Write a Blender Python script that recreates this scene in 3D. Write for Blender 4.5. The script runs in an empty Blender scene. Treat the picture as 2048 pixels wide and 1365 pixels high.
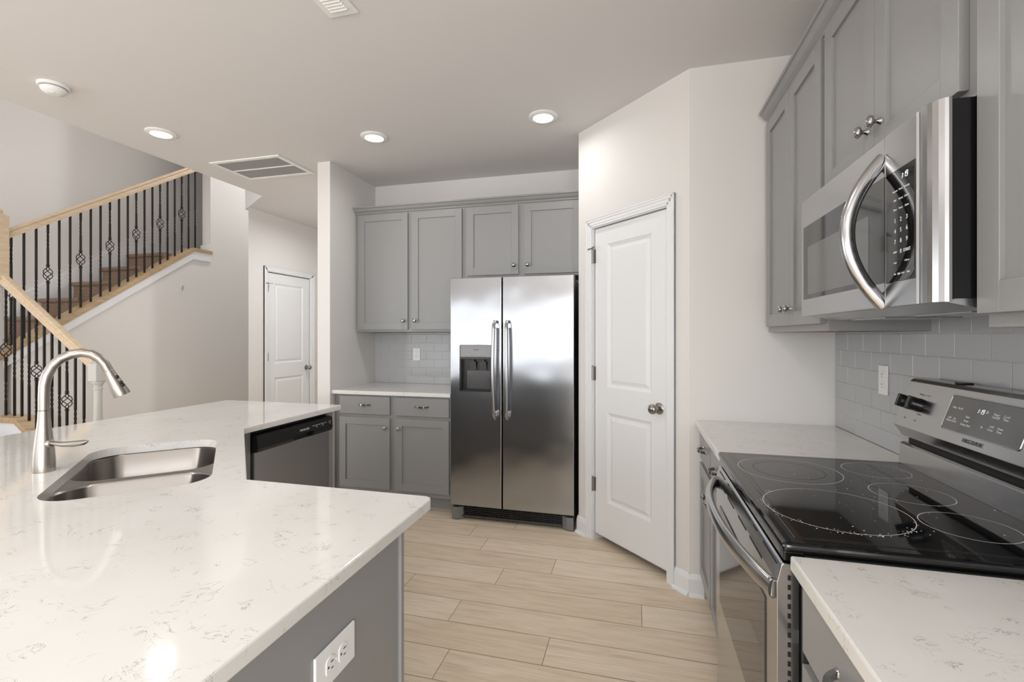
import bpy, bmesh, math, random
from mathutils import Vector, Matrix
random.seed(7)
C = bpy.context.scene
COL = C.collection
PI = math.pi

# ------------------------------------------------------------------ camera, sky, light, exposure
cam_data = bpy.data.cameras.new('camera')
cam_data.sensor_width = 36.0
cam_data.lens = 950.04 / 2048 * 36
cam_data.shift_y = -11.8 / 2048
cam_data.clip_start = 0.05
cam = bpy.data.objects.new('camera', cam_data)
COL.objects.link(cam)
cam.location = (0, 0, 1.3526)
cam.rotation_euler = (PI / 2, 0, math.radians(14.603))
C.camera = cam

C.view_settings.view_transform = 'Standard'
C.view_settings.look = 'None'
C.view_settings.gamma = 1.0
C.view_settings.use_curve_mapping = False
C.view_settings.exposure = 0.03

world = bpy.data.worlds.new('sky')
C.world = world
world.use_nodes = True
bg = world.node_tree.nodes['Background']
bg.inputs['Color'].default_value = (0.93, 0.96, 1.0, 1)
bg.inputs['Strength'].default_value = 1.6


def area(name, loc, direction, sx, sy, power, color=(1, 1, 1), shape='RECTANGLE', spread=180):
    d = bpy.data.lights.new(name, 'AREA')
    d.shape = shape
    d.size = sx
    if shape in ('RECTANGLE', 'ELLIPSE'):
        d.size_y = sy
    d.energy = power
    d.color = color
    d.spread = math.radians(spread)
    o = bpy.data.objects.new(name, d)
    COL.objects.link(o)
    o.location = loc
    o.rotation_euler = Vector(direction).to_track_quat('-Z', 'Y').to_euler()
    return o


XW_ = 0.9457
# daylight through windows behind the camera; living-room and side ones are unseen, added fill
DAY = (0.97, 0.99, 1.0)
area('daylight_patio', (-2.8, -4.16, 1.22), (0, 1, 0), 3.2, 1.76, 26, DAY)
area('daylight_kitchen_window', (-0.10, -4.16, 1.55), (0, 1, 0), 1.0, 1.2, 52, DAY)
area('fill_living_low', (-6.56, -1.0, 1.35), (1, 0, 0), 3.0, 2.0, 52, DAY)  # fill from the unseen living side, added together with the high one
area('fill_living_high', (-6.56, -1.0, 4.2), (1, 0, 0), 3.0, 1.4, 14, DAY)
area('fill_side_window', (XW_ - 0.02, -2.4, 1.5), (-1, 0, 0), 2.2, 1.3, 100, DAY)  # added out of view to brighten the left walls and hall
area('fill_living_rear', (-5.5, -4.16, 1.35), (0, 1, 0), 1.7, 2.0, 9, DAY)  # added with its high twin to light faces turned to the rear
area('fill_living_rear_high', (-5.5, -4.16, 4.2), (0, 1, 0), 1.7, 1.4, 16, DAY)
LAMP = (1.0, 0.99, 0.975)
LAMPS = [(-0.57, 2.97), (-1.772, 2.975), (-3.156, 2.55), (-0.57, 0.45), (-1.772, 0.25), (-0.9, -1.6), (-2.6, -1.6), (-3.0, 4.6), (-4.25, 3.0), (-4.35, 5.75)]  # visible row is seen, hall one inferred; rear and stairwell ones are added fill
LAMP_Z = [2.743] * 8 + [5.3] * 2
LAMP_W = [2.8, 3.4, 2.3, 5.5, 4.0, 8.0, 8.0, 15.0, 3.0, 60.0]
for (lx, ly), lz, lw in zip(LAMPS, LAMP_Z, LAMP_W):
    area('lamp_glow', (lx, ly, lz - 0.021), (0, 0, -1), 0.12, 0.12, lw, LAMP, 'DISK', 170)


# ------------------------------------------------------------------ materials
def lin(c):
    c = c / 255.0
    return c / 12.92 if c <= 0.04045 else ((c + 0.055) / 1.055) ** 2.4


def rgb(r, g, b):
    return (lin(r), lin(g), lin(b), 1.0)


class Mat:
    def __init__(s, name, color, rough=0.5, metal=0.0, spec=None, coat=0.0):
        s.m = bpy.data.materials.new(name)
        s.m.use_nodes = True
        s.nt = s.m.node_tree
        s.p = s.nt.nodes['Principled BSDF']
        s.p.inputs['Base Color'].default_value = color
        s.p.inputs['Roughness'].default_value = rough
        s.p.inputs['Metallic'].default_value = metal
        if spec is not None:
            s.p.inputs['Specular IOR Level'].default_value = spec
        if coat:
            s.p.inputs['Coat Weight'].default_value = coat
            s.p.inputs['Coat Roughness'].default_value = 0.05

    def n(s, kind, **kw):
        nd = s.nt.nodes.new(kind)
        for k, v in kw.items():
            if k in nd.inputs:
                nd.inputs[k].default_value = v
            else:
                setattr(nd, k, v)
        return nd

    def l(s, a, ao, b, bi):
        s.nt.links.new(a.outputs[ao], b.inputs[bi])

    def coords(s, scale=(1, 1, 1), kind='Object', rot=(0, 0, 0)):
        tc = s.n('ShaderNodeTexCoord')
        mp = s.n('ShaderNodeMapping')
        mp.inputs['Scale'].default_value = scale
        mp.inputs['Rotation'].default_value = rot
        s.l(tc, kind, mp, 'Vector')
        return mp

    def bump(s, tex, out, strength=0.1, dist=0.001):
        b = s.n('ShaderNodeBump')
        b.inputs['Strength'].default_value = strength
        b.inputs['Distance'].default_value = dist
        s.l(tex, out, b, 'Height')
        s.l(b, 'Normal', s.p, 'Normal')

    def ramp(s, tex, out, stops):
        r = s.n('ShaderNodeValToRGB')
        e = r.color_ramp.elements
        while len(e) < len(stops):
            e.new(0.5)
        for i, (pos, col) in enumerate(stops):
            e[i].position = pos
            e[i].color = col if len(col) == 4 else (*col, 1)
        s.l(tex, out, r, 'Fac')
        return r


M = {}


def paint(name, col, rough=0.6, bump=0.08, scale=220):
    a = Mat(name, col, rough)
    n = a.n('ShaderNodeTexNoise', Scale=scale, Detail=2.0)
    a.l(a.coords(), 'Vector', n, 'Vector')
    a.bump(n, 'Fac', bump, 0.0006)
    M[name] = a.m
    return a


paint('wall_paint', rgb(224, 221, 218), 0.75)
paint('ceiling_paint', rgb(222, 220, 220), 0.85)
paint('trim_paint', rgb(230, 231, 233), 0.35, 0.02, 60)
paint('cabinet_grey', rgb(146, 146, 146), 0.33, 0.03, 90)
paint('cabinet_inside_wood', rgb(196, 140, 84), 0.6, 0.05)
paint('cabinet_underside', rgb(120, 112, 104), 0.6, 0.05)
paint('newel_paint', rgb(196, 194, 190), 0.4, 0.02, 60)
paint('white_plastic', rgb(238, 238, 238), 0.35, 0.0)
paint('grille_grey', rgb(196, 195, 194), 0.6, 0.0)
paint('filter_grey', rgb(190, 190, 190), 0.8, 0.0)
paint('black_plastic', rgb(22, 22, 23), 0.3, 0.0)
paint('dark_gap', rgb(10, 10, 10), 0.6, 0.0)
paint('side_grey', rgb(62, 62, 63), 0.45, 0.1, 300)
paint('plastic_grey', rgb(120, 121, 122), 0.4, 0.0)
paint('dispenser_grey', rgb(150, 151, 152), 0.35, 0.0)
paint('grout', rgb(205, 205, 204), 0.8, 0.0)
paint('smoke_plastic', rgb(84, 84, 85), 0.15, 0.0)
paint('slot_dark', rgb(45, 45, 45), 0.6, 0.0)
paint('print_white', rgb(225, 225, 225), 0.5, 0.0)
paint('print_dark', rgb(70, 70, 70), 0.5, 0.0)

a = Mat('iron_black', rgb(24, 18, 16), 0.45, 0.3); M['iron_black'] = a.m
a = Mat('nickel', rgb(158, 154, 148), 0.22, 1.0); M['nickel'] = a.m
a = Mat('hinge_metal', rgb(150, 145, 138), 0.35, 1.0); M['hinge_metal'] = a.m
a = Mat('chrome', rgb(176, 176, 176), 0.12, 1.0); M['chrome'] = a.m
a = Mat('tile_grey', rgb(182, 183, 185), 0.12, 0.0, 0.5); M['tile_grey'] = a.m
n = a.n('ShaderNodeTexNoise', Scale=9.0, Detail=1.0)
a.l(a.coords(), 'Vector', n, 'Vector'); a.bump(n, 'Fac', 0.05, 0.003)
a = Mat('black_glass', (0.006, 0.006, 0.0065, 1), 0.04, 0.0, 0.55); M['black_glass'] = a.m
a = Mat('black_enamel', (0.006, 0.006, 0.0065, 1), 0.18, 0.0, 0.4); M['black_enamel'] = a.m
a = Mat('window_glass', (0.03, 0.03, 0.031, 1), 0.05, 0.0, 0.5, 0.0); M['window_glass'] = a.m
a = Mat('screen_glass', (0.13, 0.13, 0.13, 1), 0.08, 0.0, 0.5, 0.0); M['screen_glass'] = a.m
a = Mat('brown_carpet', rgb(122, 98, 82), 0.95)
n = a.n('ShaderNodeTexNoise', Scale=160.0, Detail=3.0)
a.l(a.coords(), 'Vector', n, 'Vector')
r = a.ramp(n, 'Fac', [(0.3, rgb(112, 92, 78)), (0.7, rgb(172, 146, 126))])
a.l(r, 'Color', a.p, 'Base Color'); a.bump(n, 'Fac', 0.6, 0.006)
M['brown_carpet'] = a.m


def emit(name, col, strength):
    m = bpy.data.materials.new(name)
    m.use_nodes = True
    p = m.node_tree.nodes['Principled BSDF']
    p.inputs['Base Color'].default_value = col
    p.inputs['Emission Color'].default_value = col
    p.inputs['Emission Strength'].default_value = strength
    M[name] = m


emit('lamp_diffuser', (1, 0.97, 0.93, 1), 7.0)
emit('clock_led', (0.95, 0.97, 1, 1), 0.55)
emit('sky_glass', (0.93, 0.96, 1.0, 1), 1.0)


def steel(name, col, rough, brush, stretch, bstr=0.03):
    a = Mat(name, col, rough, 1.0)
    n = a.n('ShaderNodeTexNoise', Scale=brush, Detail=3.0)
    a.l(a.coords(stretch), 'Vector', n, 'Vector')
    mr = a.n('ShaderNodeMapRange')
    mr.inputs['To Min'].default_value = rough * 0.82
    mr.inputs['To Max'].default_value = rough * 1.2
    a.l(n, 'Fac', mr, 'Value')
    a.l(mr, 'Result', a.p, 'Roughness')
    a.bump(n, 'Fac', bstr, 0.0005)
    M[name] = a.m
    return a


steel('steel', rgb(172, 172, 173), 0.25, 60, (1, 1, 30), 0.01)
steel('steel_range', rgb(178, 178, 179), 0.2, 60, (30, 0.6, 30), 0.008)
steel('steel_dark', rgb(190, 190, 192), 0.3, 60, (30, 0.6, 30), 0.008)
steel('brushed_nickel', rgb(172, 166, 159), 0.33, 60, (1, 1, 14), 0.01)
steel('sink_steel', rgb(150, 145, 141), 0.3, 60, (1.5, 1.5, 40), 0.02)

# fridge door steel: slight waviness in the sheet as in the photo's reflection
a = Mat('fridge_steel', rgb(172, 174, 178), 0.17, 1.0)
mp = a.coords()
n = a.n('ShaderNodeTexNoise', Scale=2.6, Detail=1.0)
a.l(mp, 'Vector', n, 'Vector')
b1 = a.n('ShaderNodeBump'); b1.inputs['Strength'].default_value = 0.5; b1.inputs['Distance'].default_value = 0.02
a.l(n, 'Fac', b1, 'Height')
n2 = a.n('ShaderNodeTexNoise', Scale=40.0, Detail=3.0)
a.l(a.coords((30, 1, 0.6)), 'Vector', n2, 'Vector')
b2 = a.n('ShaderNodeBump'); b2.inputs['Strength'].default_value = 0.05; b2.inputs['Distance'].default_value = 0.0005
a.l(n2, 'Fac', b2, 'Height'); a.l(b1, 'Normal', b2, 'Normal'); a.l(b2, 'Normal', a.p, 'Normal')
a.p.inputs['Anisotropic'].default_value = 0.4
M['fridge_steel'] = a.m

# white quartz with short grey veins
a = Mat('quartz', rgb(232, 229, 224), 0.075, 0.0, 0.5)
mp = a.coords()
w = a.n('ShaderNodeTexNoise', Scale=5.0, Detail=4.0)
a.l(mp, 'Vector', w, 'Vector')
mx = a.n('ShaderNodeMixRGB', blend_type='LINEAR_LIGHT'); mx.inputs['Fac'].default_value = 0.22
a.l(mp, 'Vector', mx, 'Color1'); a.l(w, 'Color', mx, 'Color2')
mp2 = a.n('ShaderNodeMapping'); mp2.inputs['Scale'].default_value = (1.0, 2.2, 1.0); mp2.inputs['Rotation'].default_value = (0, 0, 0.35)
a.l(mx, 'Color', mp2, 'Vector')
v = a.n('ShaderNodeTexNoise', Scale=13.0, Detail=5.0, Roughness=0.6)
a.l(mp2, 'Vector', v, 'Vector')
sub = a.n('ShaderNodeMath', operation='SUBTRACT'); sub.inputs[1].default_value = 0.5
a.l(v, 'Fac', sub, 0)
ab = a.n('ShaderNodeMath', operation='ABSOLUTE'); a.l(sub, 0, ab, 0)
vein = a.ramp(ab, 0, [(0.0, (1, 1, 1)), (0.011, (0, 0, 0))])
msk = a.n('ShaderNodeTexNoise', Scale=19.0, Detail=1.0)
a.l(mp, 'Vector', msk, 'Vector')
mr = a.ramp(msk, 'Fac', [(0.53, (0, 0, 0)), (0.62, (1, 1, 1))])
mul = a.n('ShaderNodeMath', operation='MULTIPLY'); a.l(vein, 'Color', mul, 0); a.l(mr, 'Color', mul, 1)
soft = a.n('ShaderNodeTexNoise', Scale=3.0, Detail=3.0); a.l(mp, 'Vector', soft, 'Vector')
sr = a.ramp(soft, 'Fac', [(0.35, rgb(221, 219, 215)), (0.65, rgb(228, 226, 223))])
fin = a.n('ShaderNodeMixRGB'); fin.inputs['Color2'].default_value = rgb(150, 146, 141)
m8 = a.n('ShaderNodeMath', operation='MULTIPLY'); m8.inputs[1].default_value = 0.85; a.l(mul, 0, m8, 0)
a.l(m8, 0, fin, 'Fac'); a.l(sr, 'Color', fin, 'Color1'); a.l(fin, 'Color', a.p, 'Base Color')
M['quartz'] = a.m

# light oak vinyl planks
a = Mat('plank', rgb(205, 182, 153), 0.42, 0.0, 0.4)
at = a.n('ShaderNodeAttribute'); at.attribute_name = 'plank'
tc = a.n('ShaderNodeTexCoord')
sep = a.n('ShaderNodeSeparateColor'); a.l(at, 'Color', sep, 'Color')
cmb = a.n('ShaderNodeCombineXYZ')
sc1 = a.n('ShaderNodeMath', operation='MULTIPLY'); sc1.inputs[1].default_value = 37.0; a.l(sep, 'Green', sc1, 0)
a.l(sc1, 0, cmb, 'X'); a.l(sc1, 0, cmb, 'Y')
add = a.n('ShaderNodeVectorMath', operation='ADD'); a.l(tc, 'Object', add, 0); a.l(cmb, 'Vector', add, 1)
mp = a.n('ShaderNodeMapping'); mp.inputs['Scale'].default_value = (1.3, 13.0, 1.0); a.l(add, 'Vector', mp, 'Vector')
g1 = a.n('ShaderNodeTexNoise', Scale=2.2, Detail=6.0, Roughness=0.62, Distortion=0.6); a.l(mp, 'Vector', g1, 'Vector')
r1 = a.ramp(g1, 'Fac', [(0.25, rgb(222, 204, 180)), (0.5, rgb(240, 225, 203)), (0.78, rgb(248, 236, 218))])
mpf = a.n('ShaderNodeMapping'); mpf.inputs['Scale'].default_value = (6.0, 150.0, 1.0); a.l(add, 'Vector', mpf, 'Vector')
g2 = a.n('ShaderNodeTexNoise', Scale=1.0, Detail=3.0); a.l(mpf, 'Vector', g2, 'Vector')
r2 = a.ramp(g2, 'Fac', [(0.3, rgb(226, 222, 218)), (0.7, rgb(255, 255, 255))])
mu = a.n('ShaderNodeMixRGB', blend_type='MULTIPLY'); mu.inputs['Fac'].default_value = 0.6
a.l(r1, 'Color', mu, 'Color1'); a.l(r2, 'Color', mu, 'Color2')
tone = a.ramp(sep, 'Red', [(0.0, rgb(243, 238, 233)), (1.0, rgb(255, 255, 255))])
mt = a.n('ShaderNodeMixRGB', blend_type='MULTIPLY'); mt.inputs['Fac'].default_value = 1.0
a.l(mu, 'Color', mt, 'Color1'); a.l(tone, 'Color', mt, 'Color2'); a.l(mt, 'Color', a.p, 'Base Color')
a.bump(g2, 'Fac', 0.05, 0.0005)
M['plank'] = a.m
a = Mat('plank_gap', rgb(120, 98, 74), 0.8); M['plank_gap'] = a.m


def oak(name, c1, c2, stretch):
    a = Mat(name, c1, 0.35)
    g = a.n('ShaderNodeTexNoise', Scale=3.0, Detail=6.0, Roughness=0.6, Distortion=0.4)
    a.l(a.coords(stretch), 'Vector', g, 'Vector')
    r = a.ramp(g, 'Fac', [(0.3, c1), (0.7, c2)])
    a.l(r, 'Color', a.p, 'Base Color')
    M[name] = a.m


oak('oak', rgb(196, 172, 142), rgb(218, 197, 170), (14, 2, 14))
oak('oak_cap', rgb(168, 142, 108), rgb(196, 170, 136), (14, 2, 14))

# ------------------------------------------------------------------ mesh helpers
OFF = {}


class MB:
    """Collects shapes into one mesh (world coordinates, optional local frame)."""

    def __init__(s, T=None):
        s.bm = bmesh.new()
        s.T = T or Matrix.Identity(4)

    def _add(s, bm, mat, smooth=False):
        bmesh.ops.transform(bm, matrix=s.T, verts=bm.verts)
        if s.T.determinant() < 0:
            bmesh.ops.reverse_faces(bm, faces=bm.faces)
        for f in bm.faces:
            f.material_index = mat
            f.smooth = smooth
        me = bpy.data.meshes.new('tmp')
        bm.to_mesh(me)
        bm.free()
        s.bm.from_mesh(me)
        bpy.data.meshes.remove(me)
        return s

    def box(s, x0, x1, y0, y1, z0, z1, bev=0.0, seg=2, mat=0):
        bm = bmesh.new()
        bmesh.ops.create_cube(bm, size=1)
        for v in bm.verts:
            v.co = Vector(((x0 + x1) / 2 + v.co.x * abs(x1 - x0), (y0 + y1) / 2 + v.co.y * abs(y1 - y0), (z0 + z1) / 2 + v.co.z * abs(z1 - z0)))
        if bev > 0:
            bev = min(bev, 0.49 * min(abs(x1 - x0), abs(y1 - y0), abs(z1 - z0)))
            bmesh.ops.bevel(bm, geom=bm.edges[:], offset=bev, segments=seg, profile=0.5, affect='EDGES')
        return s._add(bm, mat)

    def prism(s, pts, axis, a, b, mat=0, bev=0.0, smooth=False):
        """Polygon extruded along an axis. pts are the two other coordinates in order (x,y)->z, (y,z)->x, (x,z)->y."""
        bm = bmesh.new()

        def mk(p, t):
            if axis == 'z': return (p[0], p[1], t)
            if axis == 'x': return (t, p[0], p[1])
            return (p[0], t, p[1])
        A = [bm.verts.new(mk(p, a)) for p in pts]
        B = [bm.verts.new(mk(p, b)) for p in pts]
        n = len(pts)
        bm.faces.new(A); bm.faces.new(B)
        for i in range(n):
            bm.faces.new((A[i], A[(i + 1) % n], B[(i + 1) % n], B[i]))
        bmesh.ops.recalc_face_normals(bm, faces=bm.faces)
        if bev > 0:
            bmesh.ops.bevel(bm, geom=bm.edges[:], offset=bev, segments=2, profile=0.5, affect='EDGES')
        return s._add(bm, mat, smooth)

    def lathe(s, prof, loc, axis=(0, 0, 1), seg=24, mat=0, cap=True):
        """prof: list of (radius, height along axis)."""
        bm = bmesh.new()
        q = Vector((0, 0, 1)).rotation_difference(Vector(axis).normalized()).to_matrix()
        rings = []
        for r, h in prof:
            rings.append([bm.verts.new(Vector(loc) + q @ Vector((r * math.cos(2 * PI * k / seg), r * math.sin(2 * PI * k / seg), h))) for k in range(seg)])
        for a, b in zip(rings, rings[1:]):
            for k in range(seg):
                bm.faces.new((a[k], a[(k + 1) % seg], b[(k + 1) % seg], b[k]))
        if cap:
            bm.faces.new(rings[0]); bm.faces.new(rings[-1])
        bmesh.ops.recalc_face_normals(bm, faces=bm.faces)
        return s._add(bm, mat, True)

    def sweep(s, path, section, mat=0, up=(0, 0, 1), scales=None, smooth=True, closed=False):
        """Section (u,v) points carried along a path; u along side, v along the frame's up."""
        bm = bmesh.new()
        P = [Vector(p) for p in path]
        n = len(P)
        rings = []
        up = Vector(up)
        for i in range(n):
            if closed:
                t = P[(i + 1) % n] - P[i - 1]
            else:
                t = P[min(i + 1, n - 1)] - P[max(i - 1, 0)]
            t.normalize()
            side = t.cross(up)
            if side.length < 1e-4:
                side = t.cross(Vector((1, 0, 0)))
            side.normalize()
            w = side.cross(t).normalized()
            k = scales[i] if scales else 1.0
            rings.append([bm.verts.new(P[i] + side * (a * k) + w * (b * k)) for a, b in section])
        m = len(section)
        for i in range(n if closed else n - 1):
            a, b = rings[i], rings[(i + 1) % n]
            for k in range(m):
                bm.faces.new((a[k], a[(k + 1) % m], b[(k + 1) % m], b[k]))
        if not closed:
            bm.faces.new(rings[0]); bm.faces.new(rings[-1])
        bmesh.ops.recalc_face_normals(bm, faces=bm.faces)
        return s._add(bm, mat, smooth)

    def tube(s, path, r, seg=12, mat=0, up=(0, 0, 1), scales=None, closed=False):
        sec = [(r * math.cos(2 * PI * k / seg), r * math.sin(2 * PI * k / seg)) for k in range(seg)]
        return s.sweep(path, sec, mat, up, scales, True, closed)

    def quad(s, pts, mat=0):
        bm = bmesh.new()
        bm.faces.new([bm.verts.new(p) for p in pts])
        return s._add(bm, mat)

    def build(s, name, mats, parent=None, label=None, autosmooth=True):
        me = bpy.data.meshes.new(name)
        for e in s.bm.edges:
            if len(e.link_faces) == 2 and e.calc_face_angle(0) > 0.7:
                e.smooth = False
        s.bm.to_mesh(me)
        s.bm.free()
        o = bpy.data.objects.new(name, me)
        COL.objects.link(o)
        for m in (mats if isinstance(mats, (list, tuple)) else [mats]):
            me.materials.append(M[m])
        OFF[o.name] = Vector((0, 0, 0))
        if parent:
            o.parent = parent
            off = OFF[parent.name]
            me.transform(Matrix.Translation(-off))
            OFF[o.name] = off
        if label:
            o['label'] = label
        return o


def root(name, label, cat, loc=(0, 0, 0), group=None):
    o = bpy.data.objects.new(name, None)
    o.empty_display_size = 0.1
    COL.objects.link(o)
    o.location = loc
    OFF[o.name] = Vector(loc)
    tag(o, label, cat, group)
    return o


def tag(o, label, cat, group=None, kind=None):
    if label: o['label'] = label
    if cat: o['category'] = cat
    if group: o['group'] = group
    if kind: o['kind'] = kind
    return o


def struct(o):
    o['kind'] = 'structure'
    return o


def boolean(o, cutter, op='DIFFERENCE'):
    md = o.modifiers.new('cut', 'BOOLEAN')
    md.operation = op
    md.object = cutter
    md.solver = 'EXACT'
    dg = bpy.context.evaluated_depsgraph_get()
    dg.update()
    me = bpy.data.meshes.new_from_object(o.evaluated_get(dg))
    o.modifiers.clear()
    old = o.data
    nm = old.name
    o.data = me
    bpy.data.meshes.remove(old)
    me.name = nm
    cm = cutter.data
    bpy.data.objects.remove(cutter)
    bpy.data.meshes.remove(cm)
    return o


FONT_CACHE = {}


def text_into(mb, txt, size, origin, right, up, mat=0, depth=0.0006, align='CENTER'):
    """Raised printed lettering lying in the plane (right, up)."""
    cu = bpy.data.curves.new('t', 'FONT')
    cu.body = txt
    cu.size = size
    cu.align_x = align
    cu.align_y = 'CENTER'
    cu.extrude = depth / 2
    cu.resolution_u = 2
    ob = bpy.data.objects.new('t', cu)
    COL.objects.link(ob)
    dg = bpy.context.evaluated_depsgraph_get()
    me = bpy.data.meshes.new_from_object(ob.evaluated_get(dg))
    bpy.data.objects.remove(ob)
    bpy.data.curves.remove(cu)
    R = Vector(right).normalized(); U = Vector(up).normalized(); N = R.cross(U)
    mt = Matrix((( R.x, U.x, N.x, origin[0]), (R.y, U.y, N.y, origin[1]), (R.z, U.z, N.z, origin[2]), (0, 0, 0, 1)))
    me.transform(mt)
    bm = bmesh.new()
    bm.from_mesh(me)
    bpy.data.meshes.remove(me)
    mb._add(bm, mat)


SEG7 = {'0': 'abcdef', '1': 'bc', '9': 'abcdfg', '8': 'abcdefg', '2': 'abged', '3': 'abgcd', '5': 'afgcd'}


def digits(mb, txt, h, origin, right, up, mat=0):
    R = Vector(right).normalized(); U = Vector(up).normalized(); N = R.cross(U)
    w = h * 0.5; t = h * 0.085
    x = 0.0
    O = Vector(origin)

    def bar(cx, cy, lx, ly):
        pts = []
        for dz in (0, 0.0006):
            for sx, sy in ((-1, -1), (1, -1), (1, 1), (-1, 1)):
                px = cx + sx * lx / 2; py = cy + sy * ly / 2
                px += py * 0.12
                pts.append(O + R * px + U * py + N * dz)
        bm = bmesh.new()
        V = [bm.verts.new(p) for p in pts]
        for f in ((0, 1, 2, 3), (4, 5, 6, 7), (0, 1, 5, 4), (1, 2, 6, 5), (2, 3, 7, 6), (3, 0, 4, 7)):
            bm.faces.new([V[i] for i in f])
        bmesh.ops.recalc_face_normals(bm, faces=bm.faces)
        mb._add(bm, mat)
    for ch in txt:
        if ch == ':':
            bar(x + w * 0.15, h * 0.32, t, t); bar(x + w * 0.15, h * 0.68, t, t)
            x += w * 0.5
            continue
        segs = dict(a=(w / 2, h, w * .8, t), d=(w / 2, 0, w * .8, t), g=(w / 2, h / 2, w * .8, t), f=(0, h * .75, t, h * .42), b=(w, h * .75, t, h * .42), e=(0, h * .25, t, h * .42), c=(w, h * .25, t, h * .42))
        for k in SEG7[ch]:
            bar(x + segs[k][0], *segs[k][1:])
        x += w * 1.5


def rrect(x0, x1, y0, y1, r, seg=6):
    pts = []
    for cx, cy, a0 in ((x1 - r, y1 - r, 0), (x0 + r, y1 - r, 90), (x0 + r, y0 + r, 180), (x1 - r, y0 + r, 270)):
        for k in range(seg + 1):
            a = math.radians(a0 + 90 * k / seg)
            pts.append((cx + r * math.cos(a), cy + r * math.sin(a)))
    return pts


def frame(origin, xdir, zdir=(0, 0, 1)):
    """Matrix: local x along xdir, local z along zdir, local y = z cross x (pointing into the wall)."""
    X = Vector(xdir).normalized(); Z = Vector(zdir).normalized(); Y = Z.cross(X)
    return Matrix(((X.x, Y.x, Z.x, origin[0]), (X.y, Y.y, Z.y, origin[1]), (X.z, Y.z, Z.z, origin[2]), (0, 0, 0, 1)))


# ------------------------------------------------------------------ main dimensions
H = 2.743
XW = 0.9457      # right wall
YB = 3.9885      # back wall
YR = 2.629       # return wall at the end of the right run
XP = -2.3645     # kitchen face of the partition
YP = 3.3065      # free end of the partition
D1 = Vector((-0.3803, 3.2809, 0)); D2 = Vector((0.2706, 2.6300, 0))   # diagonal pantry wall
XS = -3.61       # edge of the kitchen ceiling
XK = -5.0        # face of the stair knee wall
XL = -5.66       # wall behind the stair
XH = -4.06       # hall door wall
CZ = 0.912       # counter height
TOPZ = 5.3
SQ = 0.70710678

# ------------------------------------------------------------------ structure: floor
fl = bmesh.new()
lay = fl.loops.layers.float_color.new('plank')
rows = {0: -0.775, 1: -0.372, 2: -0.860, 3: 0.028, 4: -0.739, 5: -0.464, 6: -0.949, 7: -1.09, 8: -0.82}
pitch, L, y0r = 0.1851, 1.236, 1.727
k0 = int(math.floor((-4.2 - y0r) / pitch)); k1 = int(math.ceil((7.0 - y0r) / pitch))
for k in range(k0, k1):
    ya = y0r + k * pitch; yb = ya + pitch
    xs = rows.get(k, random.uniform(-1.2, 0))
    x = xs - L * math.ceil((xs + 6.7) / L)
    while x < 1.1:
        xa, xb = max(x, -6.7), min(x + L, 1.1)
        if xb > xa:
            g = 0.0012
            col = (random.random(), random.random(), 0, 1)
            vs = [fl.verts.new(p) for p in ((xa + g, ya + g, 0), (xb - g, ya + g, 0), (xb - g, yb - g, 0), (xa + g, yb - g, 0))]
            f = fl.faces.new(vs)
            for lp in f.loops: lp[lay] = col
        x += L
base = [fl.verts.new(p) for p in ((-6.7, -4.25, -0.0015), (1.1, -4.25, -0.0015), (1.1, 7.05, -0.0015), (-6.7, 7.05, -0.0015))]
bf = fl.faces.new(base); bf.material_index = 1
low = [fl.verts.new((v.co.x, v.co.y, -0.08)) for v in base]
for i in range(4):
    q = fl.faces.new((base[i], low[i], low[(i + 1) % 4], base[(i + 1) % 4])); q.material_index = 1
q = fl.faces.new(low[::-1]); q.material_index = 1
me = bpy.data.meshes.new('floor'); fl.to_mesh(me); fl.free()
floor = bpy.data.objects.new('floor', me); COL.objects.link(floor)
me.materials.append(M['plank']); me.materials.append(M['plank_gap'])
struct(floor)

# ------------------------------------------------------------------ structure: walls and ceilings
def wall(name, *boxes, mat='wall_paint'):
    m = MB()
    for b in boxes: m.box(*b)
    return struct(m.build(name, mat))


wall('wall_back', (XP - 0.115, XW + 0.12, YB, YB + 0.12, 0, H))
wall('wall_right', (XW, XW + 0.12, -1.3, YB, 0, H), (XW, XW + 0.12, -3.5, -1.3, 0, 0.85), (XW, XW + 0.12, -3.5, -1.3, 2.15, H), (XW, XW + 0.12, -4.3, -3.5, 0, H))
wall('wall_return', (0.2706, XW, YR, YR + 0.12, 0, H))
wall('wall_partition', (XP - 0.114, XP, YP, YB, 0, H))
# diagonal pantry wall with a door opening
dl = (D2 - D1).length
TD = frame(D1, D2 - D1)
TD_IN = TD       # local y points into the pantry (away from the kitchen)
o0, o1, oz = 0.147, 0.777, 2.062
m = MB(TD)
m.box(0, o0, 0, 0.115, 0, H); m.box(o1, dl, 0, 0.115, 0, H); m.box(o0, o1, 0, 0.115, oz, H)
struct(m.build('wall_pantry', 'wall_paint'))
wall('wall_pantry_side', (-0.3803, -0.27, 3.2809, YB, 0, H))
# hall door wall (free end cut so only its face shows)
ho0, ho1, hz = 4.53, 5.275, 2.083
m = MB()
m.prism([(XH, 4.26), (XH, ho0), (XH - 0.12, ho0), (XH - 0.12, 4.40)], 'z', 0, H)
m.box(XH - 0.12, XH, ho1, 6.6, 0, H)
m.box(XH - 0.12, XH, ho0, ho1, hz, H)
struct(m.build('wall_hall', 'wall_paint'))
wall('wall_hall_inside', (-4.28, -4.26, 4.53, 5.4, 0, H))
wall('wall_far', (-6.7, XP, 6.6, 6.72, 0, TOPZ))
wall('wall_hall_right', (XP - 0.114, XP, YB + 0.12, 6.6, 0, H))
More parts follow.
